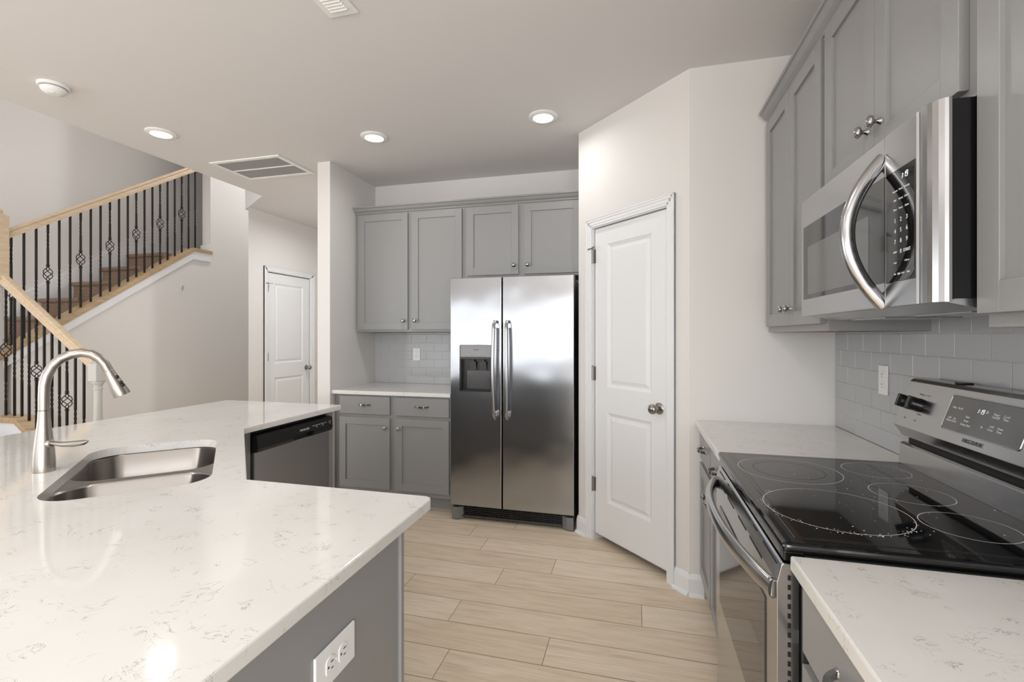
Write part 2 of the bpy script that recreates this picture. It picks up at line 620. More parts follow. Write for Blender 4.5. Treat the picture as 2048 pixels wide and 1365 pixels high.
# knee wall under the stair, full-height wall at its end, wall behind the stair
m = MB()
sl = 0.672
zc0 = 1.519 - 0.05
m.prism([(2.76, 0), (4.66, 0), (4.66, 2.33), (4.42, 2.33), (2.76, 2.33 - (4.42 - 2.76) * sl)], 'x', XK - 0.12, XK)
struct(m.build('wall_stair_knee', 'wall_paint'))
wall('wall_stair_end', (XK - 0.12, XK, 4.66, 6.6, 0, TOPZ))
wall('wall_stair_left', (XL - 0.12, XL, 1.9, 6.6, 0, TOPZ))
wall('wall_stair_front', (XL - 1.0, XL, 1.78, 1.9, 0, TOPZ))
wall('wall_living_left', (-6.72, -6.6, -4.3, -2.5, 0, TOPZ), (-6.72, -6.6, 0.5, 1.9, 0, TOPZ), (-6.72, -6.6, -2.5, 0.5, 0, 0.35),
     (-6.72, -6.6, -2.5, 0.5, 2.35, 3.5), (-6.72, -6.6, -2.5, 0.5, 4.9, TOPZ))
wall('wall_rear', (-4.65, -4.4, -4.32, -4.2, 0, TOPZ), (-6.72, -6.35, -4.32, -4.2, 0, TOPZ), (-6.35, -4.65, -4.32, -4.2, 0, 0.35), (-6.35, -4.65, -4.32, -4.2, 2.35, 3.5), (-6.35, -4.65, -4.32, -4.2, 4.9, TOPZ), (-4.4, -1.2, -4.32, -4.2, 0, 0.34), (-4.4, -1.2, -4.32, -4.2, 2.1, TOPZ),
     (-1.2, -0.6, -4.32, -4.2, 0, H), (-0.6, 0.4, -4.32, -4.2, 0, 0.95), (-0.6, 0.4, -4.32, -4.2, 2.15, H), (0.4, XW + 0.12, -4.32, -4.2, 0, H),
     (-1.2, XW + 0.12, -4.32, -4.2, H, TOPZ))
m = MB()
m.prism([(XS, -4.3), (1.07, -4.3), (1.07, 6.7), (XH - 0.12, 6.7), (XH - 0.12, 4.34), (XH, 4.26), (XS, 3.96)], 'z', H, H + 0.35)
struct(m.build('ceiling', 'ceiling_paint'))
wall('ceiling_living', (-6.72, 1.07, -4.32, 6.72, TOPZ, TOPZ + 0.1), mat='ceiling_paint')
wall('wall_upstairs', (XS + 1.2, XS + 1.3, -4.2, 6.6, H + 0.35, TOPZ))


# windows behind the camera (living-room and side ones added for fill), with frames and bright sky panes outside
def window(name, T, w, h, cols, rows_):
    e = bpy.data.objects.new(name, None); COL.objects.link(e); OFF[e.name] = Vector((0, 0, 0)); struct(e)
    m = MB(T)
    t = 0.05
    m.box(0, w, 0, 0.07, 0, t, 0.004); m.box(0, w, 0, 0.07, h - t, h, 0.004)
    for i in range(cols + 1):
        x = i * (w - t) / cols
        m.box(x, x + t, 0, 0.07, t, h - t, 0.004)
    for j in range(1, rows_):
        z = j * h / rows_
        m.box(t, w - t, 0.01, 0.06, z - t / 2, z + t / 2, 0.004)
    m.build('window_frame', 'trim_paint', e)
    return e


window('window_1', frame((-1.2, -4.21, 0.34), (-1, 0, 0)), 3.2, 1.76, 3, 1)
window('window_2', frame((0.4, -4.21, 0.95), (-1, 0, 0)), 1.0, 1.2, 1, 2)
window('window_added_3', frame((-6.61, -2.5, 0.35), (0, 1, 0)), 3.0, 2.0, 3, 2)  # unseen, added with the high one for living-side fill
window('window_added_4', frame((-6.61, -2.5, 3.5), (0, 1, 0)), 3.0, 1.4, 3, 1)
window('window_added_5', frame((0.955, -1.3, 0.85), (0, -1, 0)), 2.2, 1.3, 2, 1)  # unseen, added as the source of the side fill
window('window_added_6', frame((-4.65, -4.21, 0.35), (-1, 0, 0)), 1.7, 2.0, 2, 2)  # unseen, added with the high one for rear fill
window('window_added_7', frame((-4.65, -4.21, 3.5), (-1, 0, 0)), 1.7, 1.4, 2, 1)


# baseboards
def baseboard(name, T, length):
    m = MB(T)
    m.prism([(0, 0), (-0.014, 0), (-0.014, 0.085), (-0.009, 0.102), (-0.004, 0.112), (0, 0.112)], 'x', 0, length)
    m.prism([(-0.014, 0), (-0.03, 0), (-0.028, 0.010), (-0.021, 0.017), (-0.014, 0.019)], 'x', 0, length)
    return struct(m.build(name, 'trim_paint'))


baseboard('baseboard_pantry_left', frame((D1.x - 0.004, D1.y + 0.004, 0), D2 - D1), 0.105)
baseboard('baseboard_pantry_right', frame(D1 + (D2 - D1).normalized() * 0.828, D2 - D1), dl - 0.828 + 0.006)
baseboard('baseboard_return', frame((0.266, YR, 0), (1, 0, 0)), 0.075)
baseboard('baseboard_stair', frame((XK, 4.2, 0), (0, 1, 0)), 2.3)


# ------------------------------------------------------------------ panel doors (setting)
def panel_face(m, w, h, panels, y, mat=0):
    """Moulded two-panel front in the local x/z plane at depth y (front is -y)."""
    xs = [0, panels[0][0], panels[0][1], w]
    zs = [0]
    for p in panels: zs += [p[2], p[3]]
    zs.append(h)
    for i in range(3):
        for j in range(len(zs) - 1):
            x0, x1, z0, z1 = xs[i], xs[i + 1], zs[j], zs[j + 1]
            if i == 1 and j % 2 == 1:
                prev = [(x0, z0), (x1, z0), (x1, z1), (x0, z1)]; pd = 0.0
                for ins, dep in ((0.004, 0.003), (0.018, 0.011), (0.026, 0.011), (0.046, 0.003)):
                    cur = [(x0 + ins, z0 + ins), (x1 - ins, z0 + ins), (x1 - ins, z1 - ins), (x0 + ins, z1 - ins)]
                    for k in range(4):
                        a, b = prev[k], prev[(k + 1) % 4]; c, d = cur[(k + 1) % 4], cur[k]
                        m.quad([(a[0], y + pd, a[1]), (b[0], y + pd, b[1]), (c[0], y + dep, c[1]), (d[0], y + dep, d[1])], mat)
                    prev, pd = cur, dep
                m.quad([(p[0], y + pd, p[1]) for p in prev], mat)
            else:
                m.quad([(x0, y, z0), (x1, y, z0), (x1, y, z1), (x0, y, z1)], mat)
    return m


def interior_door(name, T, w, h, gap, stop, label, hinge_side=0):
    """T: local origin at the floor on the left of the leaf, x along the leaf, y into the wall."""
    e = bpy.data.objects.new(name, None); COL.objects.link(e); OFF[e.name] = Vector((0, 0, 0)); struct(e)
    e['label'] = label
    m = MB(T)
    yf = 0.012
    panels = [(0.118, w - 0.118, 0.23 + gap, 0.855), (0.118, w - 0.118, 1.02, h - 0.115)]
    lz = MB(T @ Matrix.Translation((0, 0, gap)))
    pp = [(a, b, c - gap, d - gap) for a, b, c, d in panels]
    panel_face(lz, w, h - gap, pp, yf)
    lz.box(0, w, yf + 0.0115, yf + 0.035, 0, h - gap)
    lz.box(0, 0.004, yf, yf + 0.012, 0, h - gap); lz.box(w - 0.004, w, yf, yf + 0.012, 0, h - gap)
    lz.box(0, w, yf, yf + 0.012, 0, 0.004); lz.box(0, w, yf, yf + 0.012, h - gap - 0.004, h - gap)
    leaf = lz.build('door_leaf', 'trim_paint', e)
    # jamb and stop
    c = MB(T)
    g = 0.004
    c.box(-g - 0.018, -g, 0.0, 0.115, 0, h + g); c.box(w + g, w + g + 0.018, 0.0, 0.115, 0, h + g); c.box(-g - 0.018, w + g + 0.018, 0.0, 0.115, h + g, h + g + 0.018)
    c.build('door_jamb', 'trim_paint', e)
    # casing, stepped profile, three sides
    c = MB(T)
    for a, b, d in ((0.006, 0.062, 0.011), (0.020, 0.062, 0.0135), (0.040, 0.062, 0.017), (0.054, 0.062, 0.020)):
        c.box(-g - b, -g - a, -d, 0.001, 0, h + g + b, 0.002)
        c.box(w + g + a, w + g + b, -d, 0.001, 0, h + g + b, 0.002)
        c.box(-g - b, w + g + b, -d, 0.001, h + g + a, h + g + b, 0.002)
    c.build('door_casing', 'trim_paint', e)
    # knob
    kx = w - 0.06 if hinge_side == 0 else 0.06
    kz = 0.94
    k = MB(T)
    k.lathe([(0.033, 0), (0.033, 0.003), (0.028, 0.008), (0.013, 0.011), (0.011, 0.028), (0.015, 0.034), (0.025, 0.042), (0.0285, 0.052), (0.027, 0.062), (0.018, 0.070), (0.004, 0.073)], (kx, yf, kz), (0, -1, 0), 28)
    k.build('door_knob', 'nickel', e)
    # hinges
    for i, z in enumerate((h - 0.18, 1.10, 0.37)):
        hb = MB(T)
        hx = -0.003 if hinge_side == 0 else w + 0.003
        hb.lathe([(0.0065, -0.045), (0.0065, 0.045)], (hx, -0.004, z), (0, 0, 1), 12)
        hb.lathe([(0.004, 0.045), (0.0055, 0.048), (0.003, 0.053)], (hx, -0.004, z), (0, 0, 1), 12)
        hb.box(hx - 0.008, hx + 0.012, 0.008, yf + 0.001, z - 0.045, z + 0.045)
        ho = hb.build('hinge', 'hinge_metal', e)
        if stop and i == 0:
            s_ = MB(T)
            s_.tube([(hx - 0.034, -0.016, z + 0.05), (hx, -0.012, z + 0.053), (hx + 0.036, -0.030, z + 0.055)], 0.004, 8)
            s_.lathe([(0.007, 0), (0.008, 0.006), (0.004, 0.009)], (hx + 0.036, -0.030, z + 0.055), (0.6, 0.8, 0), 10)
            s_.lathe([(0.006, 0), (0.007, 0.006)], (hx - 0.034, -0.016, z + 0.05), (-0.7, 0.7, 0), 10)
            s_.build('door_stop', 'hinge_metal', ho)
    return e


along = (D2 - D1).normalized()
interior_door('door_1', frame(D1 + along * 0.157, along), 0.610, 2.052, 0.048, True, 'white two-panel pantry door on the angled wall beside the refrigerator')
interior_door('door_2', frame((XH, 4.54, 0), (0, 1, 0)), 0.725, 2.073, 0.015, True, 'white two-panel hall door left of the partition wall')


# ------------------------------------------------------------------ cabinets
def shaker(m, x0, x1, z0, z1, y, th=0.019, st=0.057, bev=0.0012):
    """Frame and recessed panel, front at y - th (front is -y in the local frame)."""
    f = y - th
    m.box(x0, x0 + st, f, y, z0, z1, bev); m.box(x1 - st, x1, f, y, z0, z1, bev)
    m.box(x0 + st, x1 - st, f, y, z0, z0 + st, bev); m.box(x0 + st, x1 - st, f, y, z1 - st, z1, bev)
    m.box(x0 + st - 0.004, x1 - st + 0.004, f + 0.009, y, z0 + st - 0.004, z1 - st + 0.004)


def cab_door(T, parent, x0, x1, z0, z1, knob, st=0.057):
    m = MB(T); shaker(m, x0, x1, z0, z1, 0.0, st=st)
    d = m.build('door', 'cabinet_grey', parent)
    if knob:
        k = MB(T)
        k.lathe([(0.0095, 0), (0.008, 0.003), (0.0055, 0.007), (0.0055, 0.013), (0.010, 0.017), (0.0155, 0.021), (0.0165, 0.026), (0.0135, 0.031), (0.005, 0.034)], (knob[0], -0.019, knob[1]), (0, -1, 0), 20)
        k.build('knob', 'chrome', d)
    return d


def bow_pull(T, parent, cx, cz, half=0.052):
    k = MB(T)
    path = []
    for i in range(15):
        t = -1 + 2 * i / 14
        path.append((cx + t * half, -0.019 - 0.030 * (1 - abs(t) ** 2.6), cz))
    k.sweep(path, [(-0.004, -0.006), (0.004, -0.006), (0.0045, 0), (0.004, 0.006), (-0.004, 0.006), (-0.0045, 0)], 0, (0, 0, 1))
    for s in (-1, 1):
        k.lathe([(0.0085, 0), (0.007, 0.004)], (cx + s * half, -0.019, cz), (0, -1, 0), 12)
    return k.build('pull', 'chrome', parent)


def cab_drawer(T, parent, x0, x1, z0, z1):
    m = MB(T); m.box(x0, x1, -0.019, 0, z0, z1, 0.003)
    d = m.build('drawer', 'cabinet_grey', parent)
    bow_pull(T, d, (x0 + x1) / 2, (z0 + z1) / 2 + 0.004)
    return d


def face_frame(m, w, z0, z1, cols, rails, th=0.019):
    """Stiles at the given (x0,x1) and rails at the given (z0,z1) in local coordinates, face at y=0."""
    for a, b in cols: m.box(a, b, 0, th, z0, z1)
    for a, b in rails: m.box(0, w, 0.0003, th, a, b)


# -- back wall, left wall cabinet
TB = frame((0, 3.66, 0), (1, 0, 0))
L0, L1, R1 = -2.347, -1.352, -0.385
rt = root('wall_cabinet', 'tall grey two-door shaker wall cabinet over the short counter left of the refrigerator', 'cabinet', ((L0 + L1) / 2, 3.66, 1.38))
m = MB(TB); m.box(L0, L1, 0.0, YB - 3.66, 1.38, 2.405, 0.001)
m.build('body', 'cabinet_grey', rt)
m = MB(TB); m.box(L0 + 0.01, L1, 0.02, YB - 3.66, 1.3785, 1.38); m.build('underside', 'cabinet_underside', rt)
cab_door(TB, rt, -2.321, -1.856, 1.399, 2.385, (-1.890, 1.472))
cab_door(TB, rt, -1.817, -1.372, 1.399, 2.385, (-1.785, 1.472))
rt = root('wall_cabinet', 'short grey two-door shaker wall cabinet above the refrigerator', 'cabinet', ((L1 + R1) / 2, 3.66, 1.82))
m = MB(TB); m.box(L1 + 0.001, R1, 0.0, YB - 3.66, 1.815, 2.405, 0.001); m.build('body', 'cabinet_grey', rt)
m = MB(TB); m.box(L1 + 0.01, R1, 0.02, YB - 3.66, 1.8135, 1.815); m.build('underside', 'cabinet_underside', rt)
cab_door(TB, rt, -1.328, -0.897, 1.835, 2.385, (-0.930, 1.905))
cab_door(TB, rt, -0.850, -0.405, 1.835, 2.385, (-0.820, 1.905))

crown = [(0, 0), (-0.006, 0), (-0.010, 0.006), (-0.010, 0.012), (-0.016, 0.016), (-0.026, 0.024), (-0.034, 0.036), (-0.038, 0.042), (-0.046, 0.044), (-0.048, 0.050), (-0.048, 0.056), (0.0, 0.056)]
m = MB(TB @ Matrix.Translation((0, 0, 2.397)))
m.prism([(-a * -1, b) for a, b in crown], 'x', L0 - 0.012, R1 + 0.004)
o = m.build('crown_molding', 'cabinet_grey')
tag(o, 'grey crown moulding along the top of the cabinets above the refrigerator', 'molding')

# -- back wall base cabinet
TBB = frame((0, 3.37, 0), (1, 0, 0))
rt = root('base_cabinet', 'grey base cabinet with two drawers and two doors left of the refrigerator', 'cabinet', (-1.86, 3.37, 0))
m = MB(TBB)
m.box(-2.356, -1.352, 0, YB - 3.37, 0.105, CZ - 0.03, 0.001)
m.build('body', 'cabinet_grey', rt)
m = MB(TBB); m.box(-2.356, -1.352, 0.075, 0.09, 0, 0.105); m.build('toe_kick', 'cabinet_grey', rt)
cab_drawer(TBB, rt, -2.310, -1.862, 0.725, 0.868)
cab_drawer(TBB, rt, -1.812, -1.366, 0.725, 0.868)
cab_door(TBB, rt, -2.310, -1.862, 0.140, 0.700, (-1.895, 0.625))
cab_door(TBB, rt, -1.812, -1.366, 0.140, 0.700, (-1.780, 0.625))


def slab(name, pts, label, z0=CZ - 0.03, z1=CZ, bev=0.004):
    m = MB(); m.prism(pts, 'z', z0, z1, 0, bev)
    o = m.build(name, 'quartz')
    return tag(o, label, 'countertop')


slab('countertop', [(XP + 0.001, 3.325), (-1.345, 3.325), (-1.345, YB - 0.001), (XP + 0.001, YB - 0.001)], 'short white quartz countertop between the partition wall and the refrigerator')


# -- subway tile backsplashes
def backsplash(T, length, z0, z1, first_line, joint0, label):
    m = MB(T)
    m.box(0, length, -0.006, -0.001, z0, z1, 0, mat=1)
    ph, pw, g = 0.0757, 0.1505, 0.0022
    zl = first_line - ph * math.ceil((first_line - z0) / ph)
    r = 0
    line = zl
    k = round((first_line - zl) / ph)
    while line < z1 - 0.004:
        za, zb = max(line + g / 2, z0), min(line + ph - g / 2, z1)
        off = joint0 + (pw / 2 if (k % 2) else 0)
        x = off - pw * math.ceil(off / pw)
        while x < length:
            xa, xb = max(x + g / 2, 0.0005), min(x + pw - g / 2, length)
            if xb - xa > 0.004 and zb - za > 0.004:
                m.box(xa, xb, -0.0085, -0.0055, za, zb, 0.0012, 1)
            x += pw
        line += ph
        k -= 1
    o = m.build('backsplash', ['tile_grey', 'grout'])
    return tag(o, label, 'backsplash')


backsplash(frame((XP, YB, 0), (1, 0, 0)), 1.02, CZ + 0.0005, 1.377, 0.9805, 0.075, 'grey subway tile backsplash behind the short counter left of the refrigerator')
backsplash(frame((XW, YR, 0), (0, -1, 0)), 3.2, CZ + 0.0005, 1.425, 0.9805, YR - 2.111 - 0.07525, 'grey subway tile backsplash behind the stainless range')


# -- outlets
def outlet(T, label, horizontal=False, name='wall_outlet', k=1.0):
    rt = root(name, label, 'outlet', T.translation)
    TT = T @ Matrix.Rotation(PI / 2, 4, 'Y') if horizontal else T
    m = MB(TT); m.box(-0.035 * k, 0.035 * k, -0.006, 0, -0.0575 * k, 0.0575 * k, 0.0035, 3)
    m.build('cover_plate', 'white_plastic', rt)
    for s in (-1, 1):
        m = MB(TT @ Matrix.Translation((0, 0, s * 0.0195)))
        pts = []
        for k in range(25):
            aa = 2 * PI * k / 24
            pts.append((0.0172 * math.cos(aa), max(-0.0135, min(0.0135, 0.0172 * math.sin(aa)))))
        m.prism(pts[:-1], 'y', -0.0078, -0.004, 0, 0.0008)
        m.box(-0.0072, -0.0052, -0.0082, -0.007, -0.0005, 0.0075, mat=1)
        m.box(0.0052, 0.0072, -0.0082, -0.007, 0.0005, 0.0070, mat=1)
        m.lathe([(0.0022, 0), (0.0022, 0.0005)], (0, -0.0078, -0.0075), (0, -1, 0), 10, 1)
        m.build('receptacle', ['white_plastic', 'slot_dark'], rt)
    m = MB(TT); m.lathe([(0.0028, 0), (0.0022, 0.001)], (0, -0.006, 0), (0, -1, 0), 10)
    m.build('screw', 'white_plastic', rt)
    return rt


outlet(frame((-1.936, YB - 0.0085, 1.178), (1, 0, 0)), 'white wall outlet on the grey tile left of the refrigerator')
outlet(frame((XW - 0.0085, 2.157, 1.177), (0, -1, 0)), 'white wall outlet on the grey tile behind the range counter')

# ------------------------------------------------------------------ refrigerator
rt = root('refrigerator', 'stainless side-by-side refrigerator with ice dispenser beside the pantry door', 'refrigerator', (-0.863, 3.6, 0))
m = MB(); m.box(-1.310, -0.414, 3.335, 3.96, 0.03, 1.745, 0.004); m.build('cabinet_body', 'side_grey', rt)


def fridge_door(x0, x1):
    m = MB(); m.box(x0, x1, 3.259, 3.328, 0.110, 1.770, 0.004, 3)
    return m.build('door', 'fridge_steel', rt)


fd = fridge_door(-1.315, -0.9275)
cut = MB(); cut.box(-1.245, -0.997, 3.20, 3.30, 0.943, 1.282, 0.012, 3)
co = cut.build('cutter', 'fridge_steel'); co.data.transform(Matrix.Translation(-OFF[rt.name]))
co.location = rt.location
boolean(fd, co)
fr = fridge_door(-0.9175, -0.410)


def fridge_handle(x, parent, lean):
    m = MB()
    path, n = [], 24
    for i in range(n + 1):
        t = i / n
        z = 0.757 + t * (1.452 - 0.757)
        out = 0.052 + 0.012 * math.sin(PI * t)
        e = min(t, 1 - t)
        if e < 0.05:
            out *= 0.45 + 0.55 * math.sin(e / 0.05 * PI / 2)
        path.append((x + lean * 0.006 * math.sin(PI * t), 3.259 - out, z))
    m.sweep(path, [(0.013 * math.cos(2 * PI * k / 14), 0.009 * math.sin(2 * PI * k / 14)) for k in range(14)], 0, (0, -1, 0))
    for z in (0.79, 1.42):
        m.box(x - 0.010, x + 0.010, 3.259 - 0.05, 3.2595, z - 0.02, z + 0.02, 0.004)
    return m.build('handle', 'steel', parent)


fridge_handle(-0.968, fd, -1); fridge_handle(-0.878, fr, 1)
# dispenser in the freezer door
ds = MB()
ds.box(-1.243, -0.999, 3.262, 3.298, 1.192, 1.280, 0.003)
ds.box(-1.243, -0.999, 3.258, 3.298, 1.176, 1.193, 0.003, mat=1)
dp = ds.build('dispenser_panel', ['dispenser_grey', 'side_grey'], fd)
t_ = MB(); text_into(t_, 'FRIGIDAIRE', 0.0085, (-1.120, 3.2612, 1.246), (1, 0, 0), (0, 0, 1))
t_.build('badge', 'print_dark', dp)
for x in (-1.185, -1.09):
    t_ = MB(); t_.lathe([(0.0022, 0), (0.002, 0.0006)], (x, 3.2618, 1.211), (0, -1, 0), 10); t_.build('indicator_light', 'print_white', dp)
for x in (-1.187, -1.150, -1.12, -1.088, -1.058):
    t_ = MB(); t_.box(x - 0.006, x + 0.006, 3.2612, 3.2619, 1.1985, 1.2005); t_.build('button_mark', 'print_dark', dp)
rc = MB()
rc.box(-1.245, -0.997, 3.299, 3.309, 0.943, 1.18)                      # rear skin
rc.box(-1.245, -1.234, 3.262, 3.30, 0.945, 1.178, mat=0); rc.box(-1.006, -0.998, 3.262, 3.30, 0.945, 1.178, mat=0)
rc.box(-1.245, -0.997, 3.262, 3.30, 0.945, 0.953)
rc.build('dispenser_recess', 'black_plastic', fd)
pd = MB()
for x in (-1.150, -1.072):
    pd.prism([(3.270, 1.158), (3.275, 1.162), (3.297, 1.100), (3.292, 1.096)], 'x', x - 0.024, x + 0.024, 0, 0.001)
    pd.lathe([(0.012, 0), (0.014, 0.018)], (x, 3.282, 1.160), (0, 0, 1), 14)
pd.build('dispenser_paddle', 'smoke_plastic', fd)
sp = MB(); sp.box(-1.200, -1.020, 3.294, 3.299, 0.960, 1.095, 0.004)
sp.sweep([(-1.112 + 0.075 * math.cos(a_ / 16 * PI), 3.2925, 1.045 - 0.075 * math.sin(a_ / 16 * PI)) for a_ in range(17)], [(-0.007, -0.002), (0.007, -0.002), (0.007, 0.002), (-0.007, 0.002)], 0, (0, 1, 0))
sp.build('splash_plate', 'smoke_plastic', fd)
tr = MB(); tr.tube([(p[0], 3.2585, p[1]) for p in rrect(-1.245, -0.997, 0.943, 1.282, 0.012)], 0.0022, 6, closed=True, up=(0, 1, 0))
tr.build('dispenser_trim', 'chrome', fd)
# toe grille and leg covers
gr = MB(); gr.box(-1.24, -0.49, 3.300, 3.33, 0.018, 0.100)
for k in range(5):
    z = 0.030 + 0.014 * k
    gr.box(-1.235, -0.495, 3.290, 3.302, z, z + 0.004)
for k in range(9):
    x = -1.19 + 0.08 * k
    gr.box(x, x + 0.004, 3.291, 3.302, 0.026, 0.098)
gr.box(-1.24, -0.49, 3.286, 3.302, 0.018, 0.032, 0.002, mat=1)
gr.build('toe_grille', ['black_plastic', 'side_grey'], rt)
for x0, x1, s in ((-1.308, -1.225, 1), (-0.497, -0.414, -1)):
    f = MB()
    a, b = (x0, x1) if s > 0 else (x1, x0)
    f.prism([(a, 3.262), (a + s * 0.045, 3.262), (b, 3.296), (b, 3.330), (a, 3.330)], 'z', 0.006, 0.092, 0, 0.003)
    f.build('leg_cover', 'plastic_grey', rt)
for x in (-1.286, -0.438):
    f = MB(); f.lathe([(0.016, 0.0), (0.016, 0.012), (0.008, 0.018)], (x, 3.285, 0.094), (0, 0, 1), 14); f.build('hinge_pin', 'black_plastic', rt)
f = MB(); f.box(-1.300, -1.24, 3.30, 3.38, 1.745, 1.768, 0.004); f.build('hinge_cover', 'side_grey', rt)
f = MB(); f.box(-0.48, -0.42, 3.30, 3.38, 1.745, 1.768, 0.004); f.build('hinge_cover', 'side_grey', rt)

# ------------------------------------------------------------------ peninsula
IA, IC, IE = -1.796, -0.534, -2.682
IAY, IBY, IGX, IGY, IY0 = 2.632, 1.858, -1.150, 1.201, 0.36
r = SQ


def pq(p, q, z=0.0):
    return Vector(((p + q) * r, (q - p) * r, z))


top = MB()
outline = [(IE, IAY), (IE, IY0), (IC - 0.02, IY0), (IC, IY0 + 0.02), (IC, IGY - 0.02), (IC - 0.006, IGY - 0.006), (IC - 0.02, IGY), (IGX, IGY), (IA, IBY), (IA, IAY - 0.006), (IA - 0.006, IAY)]
top.prism(outline, 'z', CZ - 0.03, CZ, 0, 0.004)
ct = top.build('countertop', 'quartz')
tag(ct, 'large L-shaped white quartz peninsula top with the undermount sink', 'countertop')
SP0, SP1, SQ0, SQ1 = -2.395, -1.690, -0.462, -0.058
cut = MB(Matrix(((r, r, 0, 0), (-r, r, 0, 0), (0, 0, 1, 0), (0, 0, 0, 1))))
cut.prism(rrect(SP0, SP1, SQ0, SQ1, 0.095, 8), 'z', 0.8, 1.0)
boolean(ct, cut.build('cutter', 'quartz'))

# double bowl sink
TS = Matrix(((r, r, 0, 0), (-r, r, 0, 0), (0, 0, 1, 0), (0, 0, 0, 1)))
rt = root('sink', 'stainless double-bowl undermount sink set diagonally in the peninsula top', 'sink', pq(-2.04, -0.26, 0.68))


def bowl(p0, p1, q0, q1, depth, rad):
    m = MB(TS)
    bm = bmesh.new()
    rings = []
    zt = CZ - 0.031
    for ins, z, rr in ((0, zt, rad), (0.004, zt - 0.005, rad), (0.010, zt - depth + 0.05, rad - 0.004), (0.018, zt - depth + 0.02, rad - 0.01), (0.04, zt - depth + 0.004, rad - 0.03), (0.10, zt - depth, 0.02)):
        rings.append([bm.verts.new((x, y, z)) for x, y in rrect(p0 + ins, p1 - ins, q0 + ins, q1 - ins, max(rr, 0.012), 8)])
    for a, b in zip(rings, rings[1:]):
        for k in range(len(a)):
            bm.faces.new((a[k], a[(k + 1) % len(a)], b[(k + 1) % len(b)], b[k]))
    bm.faces.new(rings[-1])
    m._add(bm, 0, True)
    b_ = m.build('bowl', 'sink_steel', rt)
    d = MB(TS)
    c = ((p0 + p1) / 2, (q0 + q1) / 2, zt - depth)
    d.lathe([(0.056, 0.0), (0.056, 0.002), (0.044, 0.003), (0.040, -0.0), (0.012, 0.001), (0.010, 0.006), (0.004, 0.008)], c, (0, 0, 1), 24)
    d.build('drain', 'chrome', b_)


PD = -1.985
bowl(SP0 - 0.004, PD - 0.020, SQ0 - 0.004, SQ1 + 0.004, 0.20, 0.095)
bowl(PD + 0.020, SP1 + 0.004, SQ0 - 0.004, SQ1 + 0.004, 0.20, 0.095)
fl_ = MB(TS)
fl_.box(SP0 - 0.03, SP1 + 0.03, SQ0 - 0.03, SQ1 + 0.03, CZ - 0.036, CZ - 0.0305)
fo = fl_.build('rim', 'sink_steel', rt)
for a, b in ((SP0 - 0.004, PD - 0.020), (PD + 0.020, SP1 + 0.004)):
    cu = MB(TS); cu.prism(rrect(a, b, SQ0 - 0.004, SQ1 + 0.004, 0.095, 8), 'z', 0.8, 1.0)
    cc = cu.build('cutter', 'sink_steel'); cc.data.transform(Matrix.Translation(-OFF[rt.name])); cc.location = rt.location
    boolean(fo, cc)

# faucet
FP = -2.09
fb = pq(FP, -0.528, CZ)
rt = root('faucet', 'brushed nickel gooseneck pull-down faucet standing behind the sink', 'faucet', fb)
m = MB()
m.lathe([(0.0285, 0), (0.0290, 0.004), (0.0285, 0.03), (0.0260, 0.07), (0.0225, 0.105), (0.0185, 0.14), (0.0160, 0.17), (0.0150, 0.196)], fb, (0, 0, 1), 32)
m.build('base', 'brushed_nickel', rt)
sp_pts = [(-0.528, 1.110), (-0.528, 1.150), (-0.527, 1.190), (-0.521, 1.222), (-0.508, 1.252), (-0.488, 1.275), (-0.462, 1.289), (-0.436, 1.294), (-0.412, 1.289), (-0.392, 1.275), (-0.377, 1.255), (-0.367, 1.232)]
m = MB(); m.tube([pq(FP, q, z) for q, z in sp_pts], 0.0148, 16, up=pq(1, 0)); m.build('spout', 'brushed_nickel', rt)
ax = (pq(FP, -0.331, 1.149) - pq(FP, -0.367, 1.232)).normalized()
hd0 = pq(FP, -0.367, 1.232)
m = MB(); m.lathe([(0.0150, 0.0015), (0.0155, 0.012), (0.0185, 0.035), (0.0220, 0.062), (0.0245, 0.088), (0.0240, 0.094), (0.019, 0.095)], hd0, ax, 28)
sh = m.build('spray_head', 'brushed_nickel', rt)
side = (pq(0.62, 0.0) + pq(0, 0.78)).normalized()
side = (side - ax * side.dot(ax)).normalized()
m = MB()
for d_, r_, l_ in ((0.030, 0.0062, 0), (0.052, 0.0062, 1), (0.062, 0.0062, 0)):
    c_ = hd0 + ax * d_ + side * (0.0135 + d_ * 0.115)
    m.lathe([(r_, 0), (r_, 0.004), (r_ * 0.7, 0.006)], c_, side, 16)
m.build('button', 'black_plastic', sh)
m = MB()
lv = pq(FP + 0.02, -0.521, 1.006)
ldir = pq(0.62, 0.78).normalized()
m.lathe([(0.0145, 0), (0.0150, 0.016), (0.0125, 0.026), (0.007, 0.030)], fb + Vector((0, 0, 0.088)), (ldir + Vector((0, 0, 0.12))), 20)
lp = [fb + Vector((0, 0, 0.092)) + ldir * d + Vector((0, 0, h_)) for d, h_ in ((0.022, 0.001), (0.04, 0.0), (0.07, -0.002), (0.11, 0.0), (0.148, 0.006), (0.165, 0.011))]
m.sweep(lp, [(0.011 * math.cos(2 * PI * k / 14), 0.0085 * math.sin(2 * PI * k / 14)) for k in range(14)], 0, (0, 0, 1), [0.7, 0.75, 0.95, 1.15, 0.95, 0.25])
m.build('lever', 'brushed_nickel', rt)

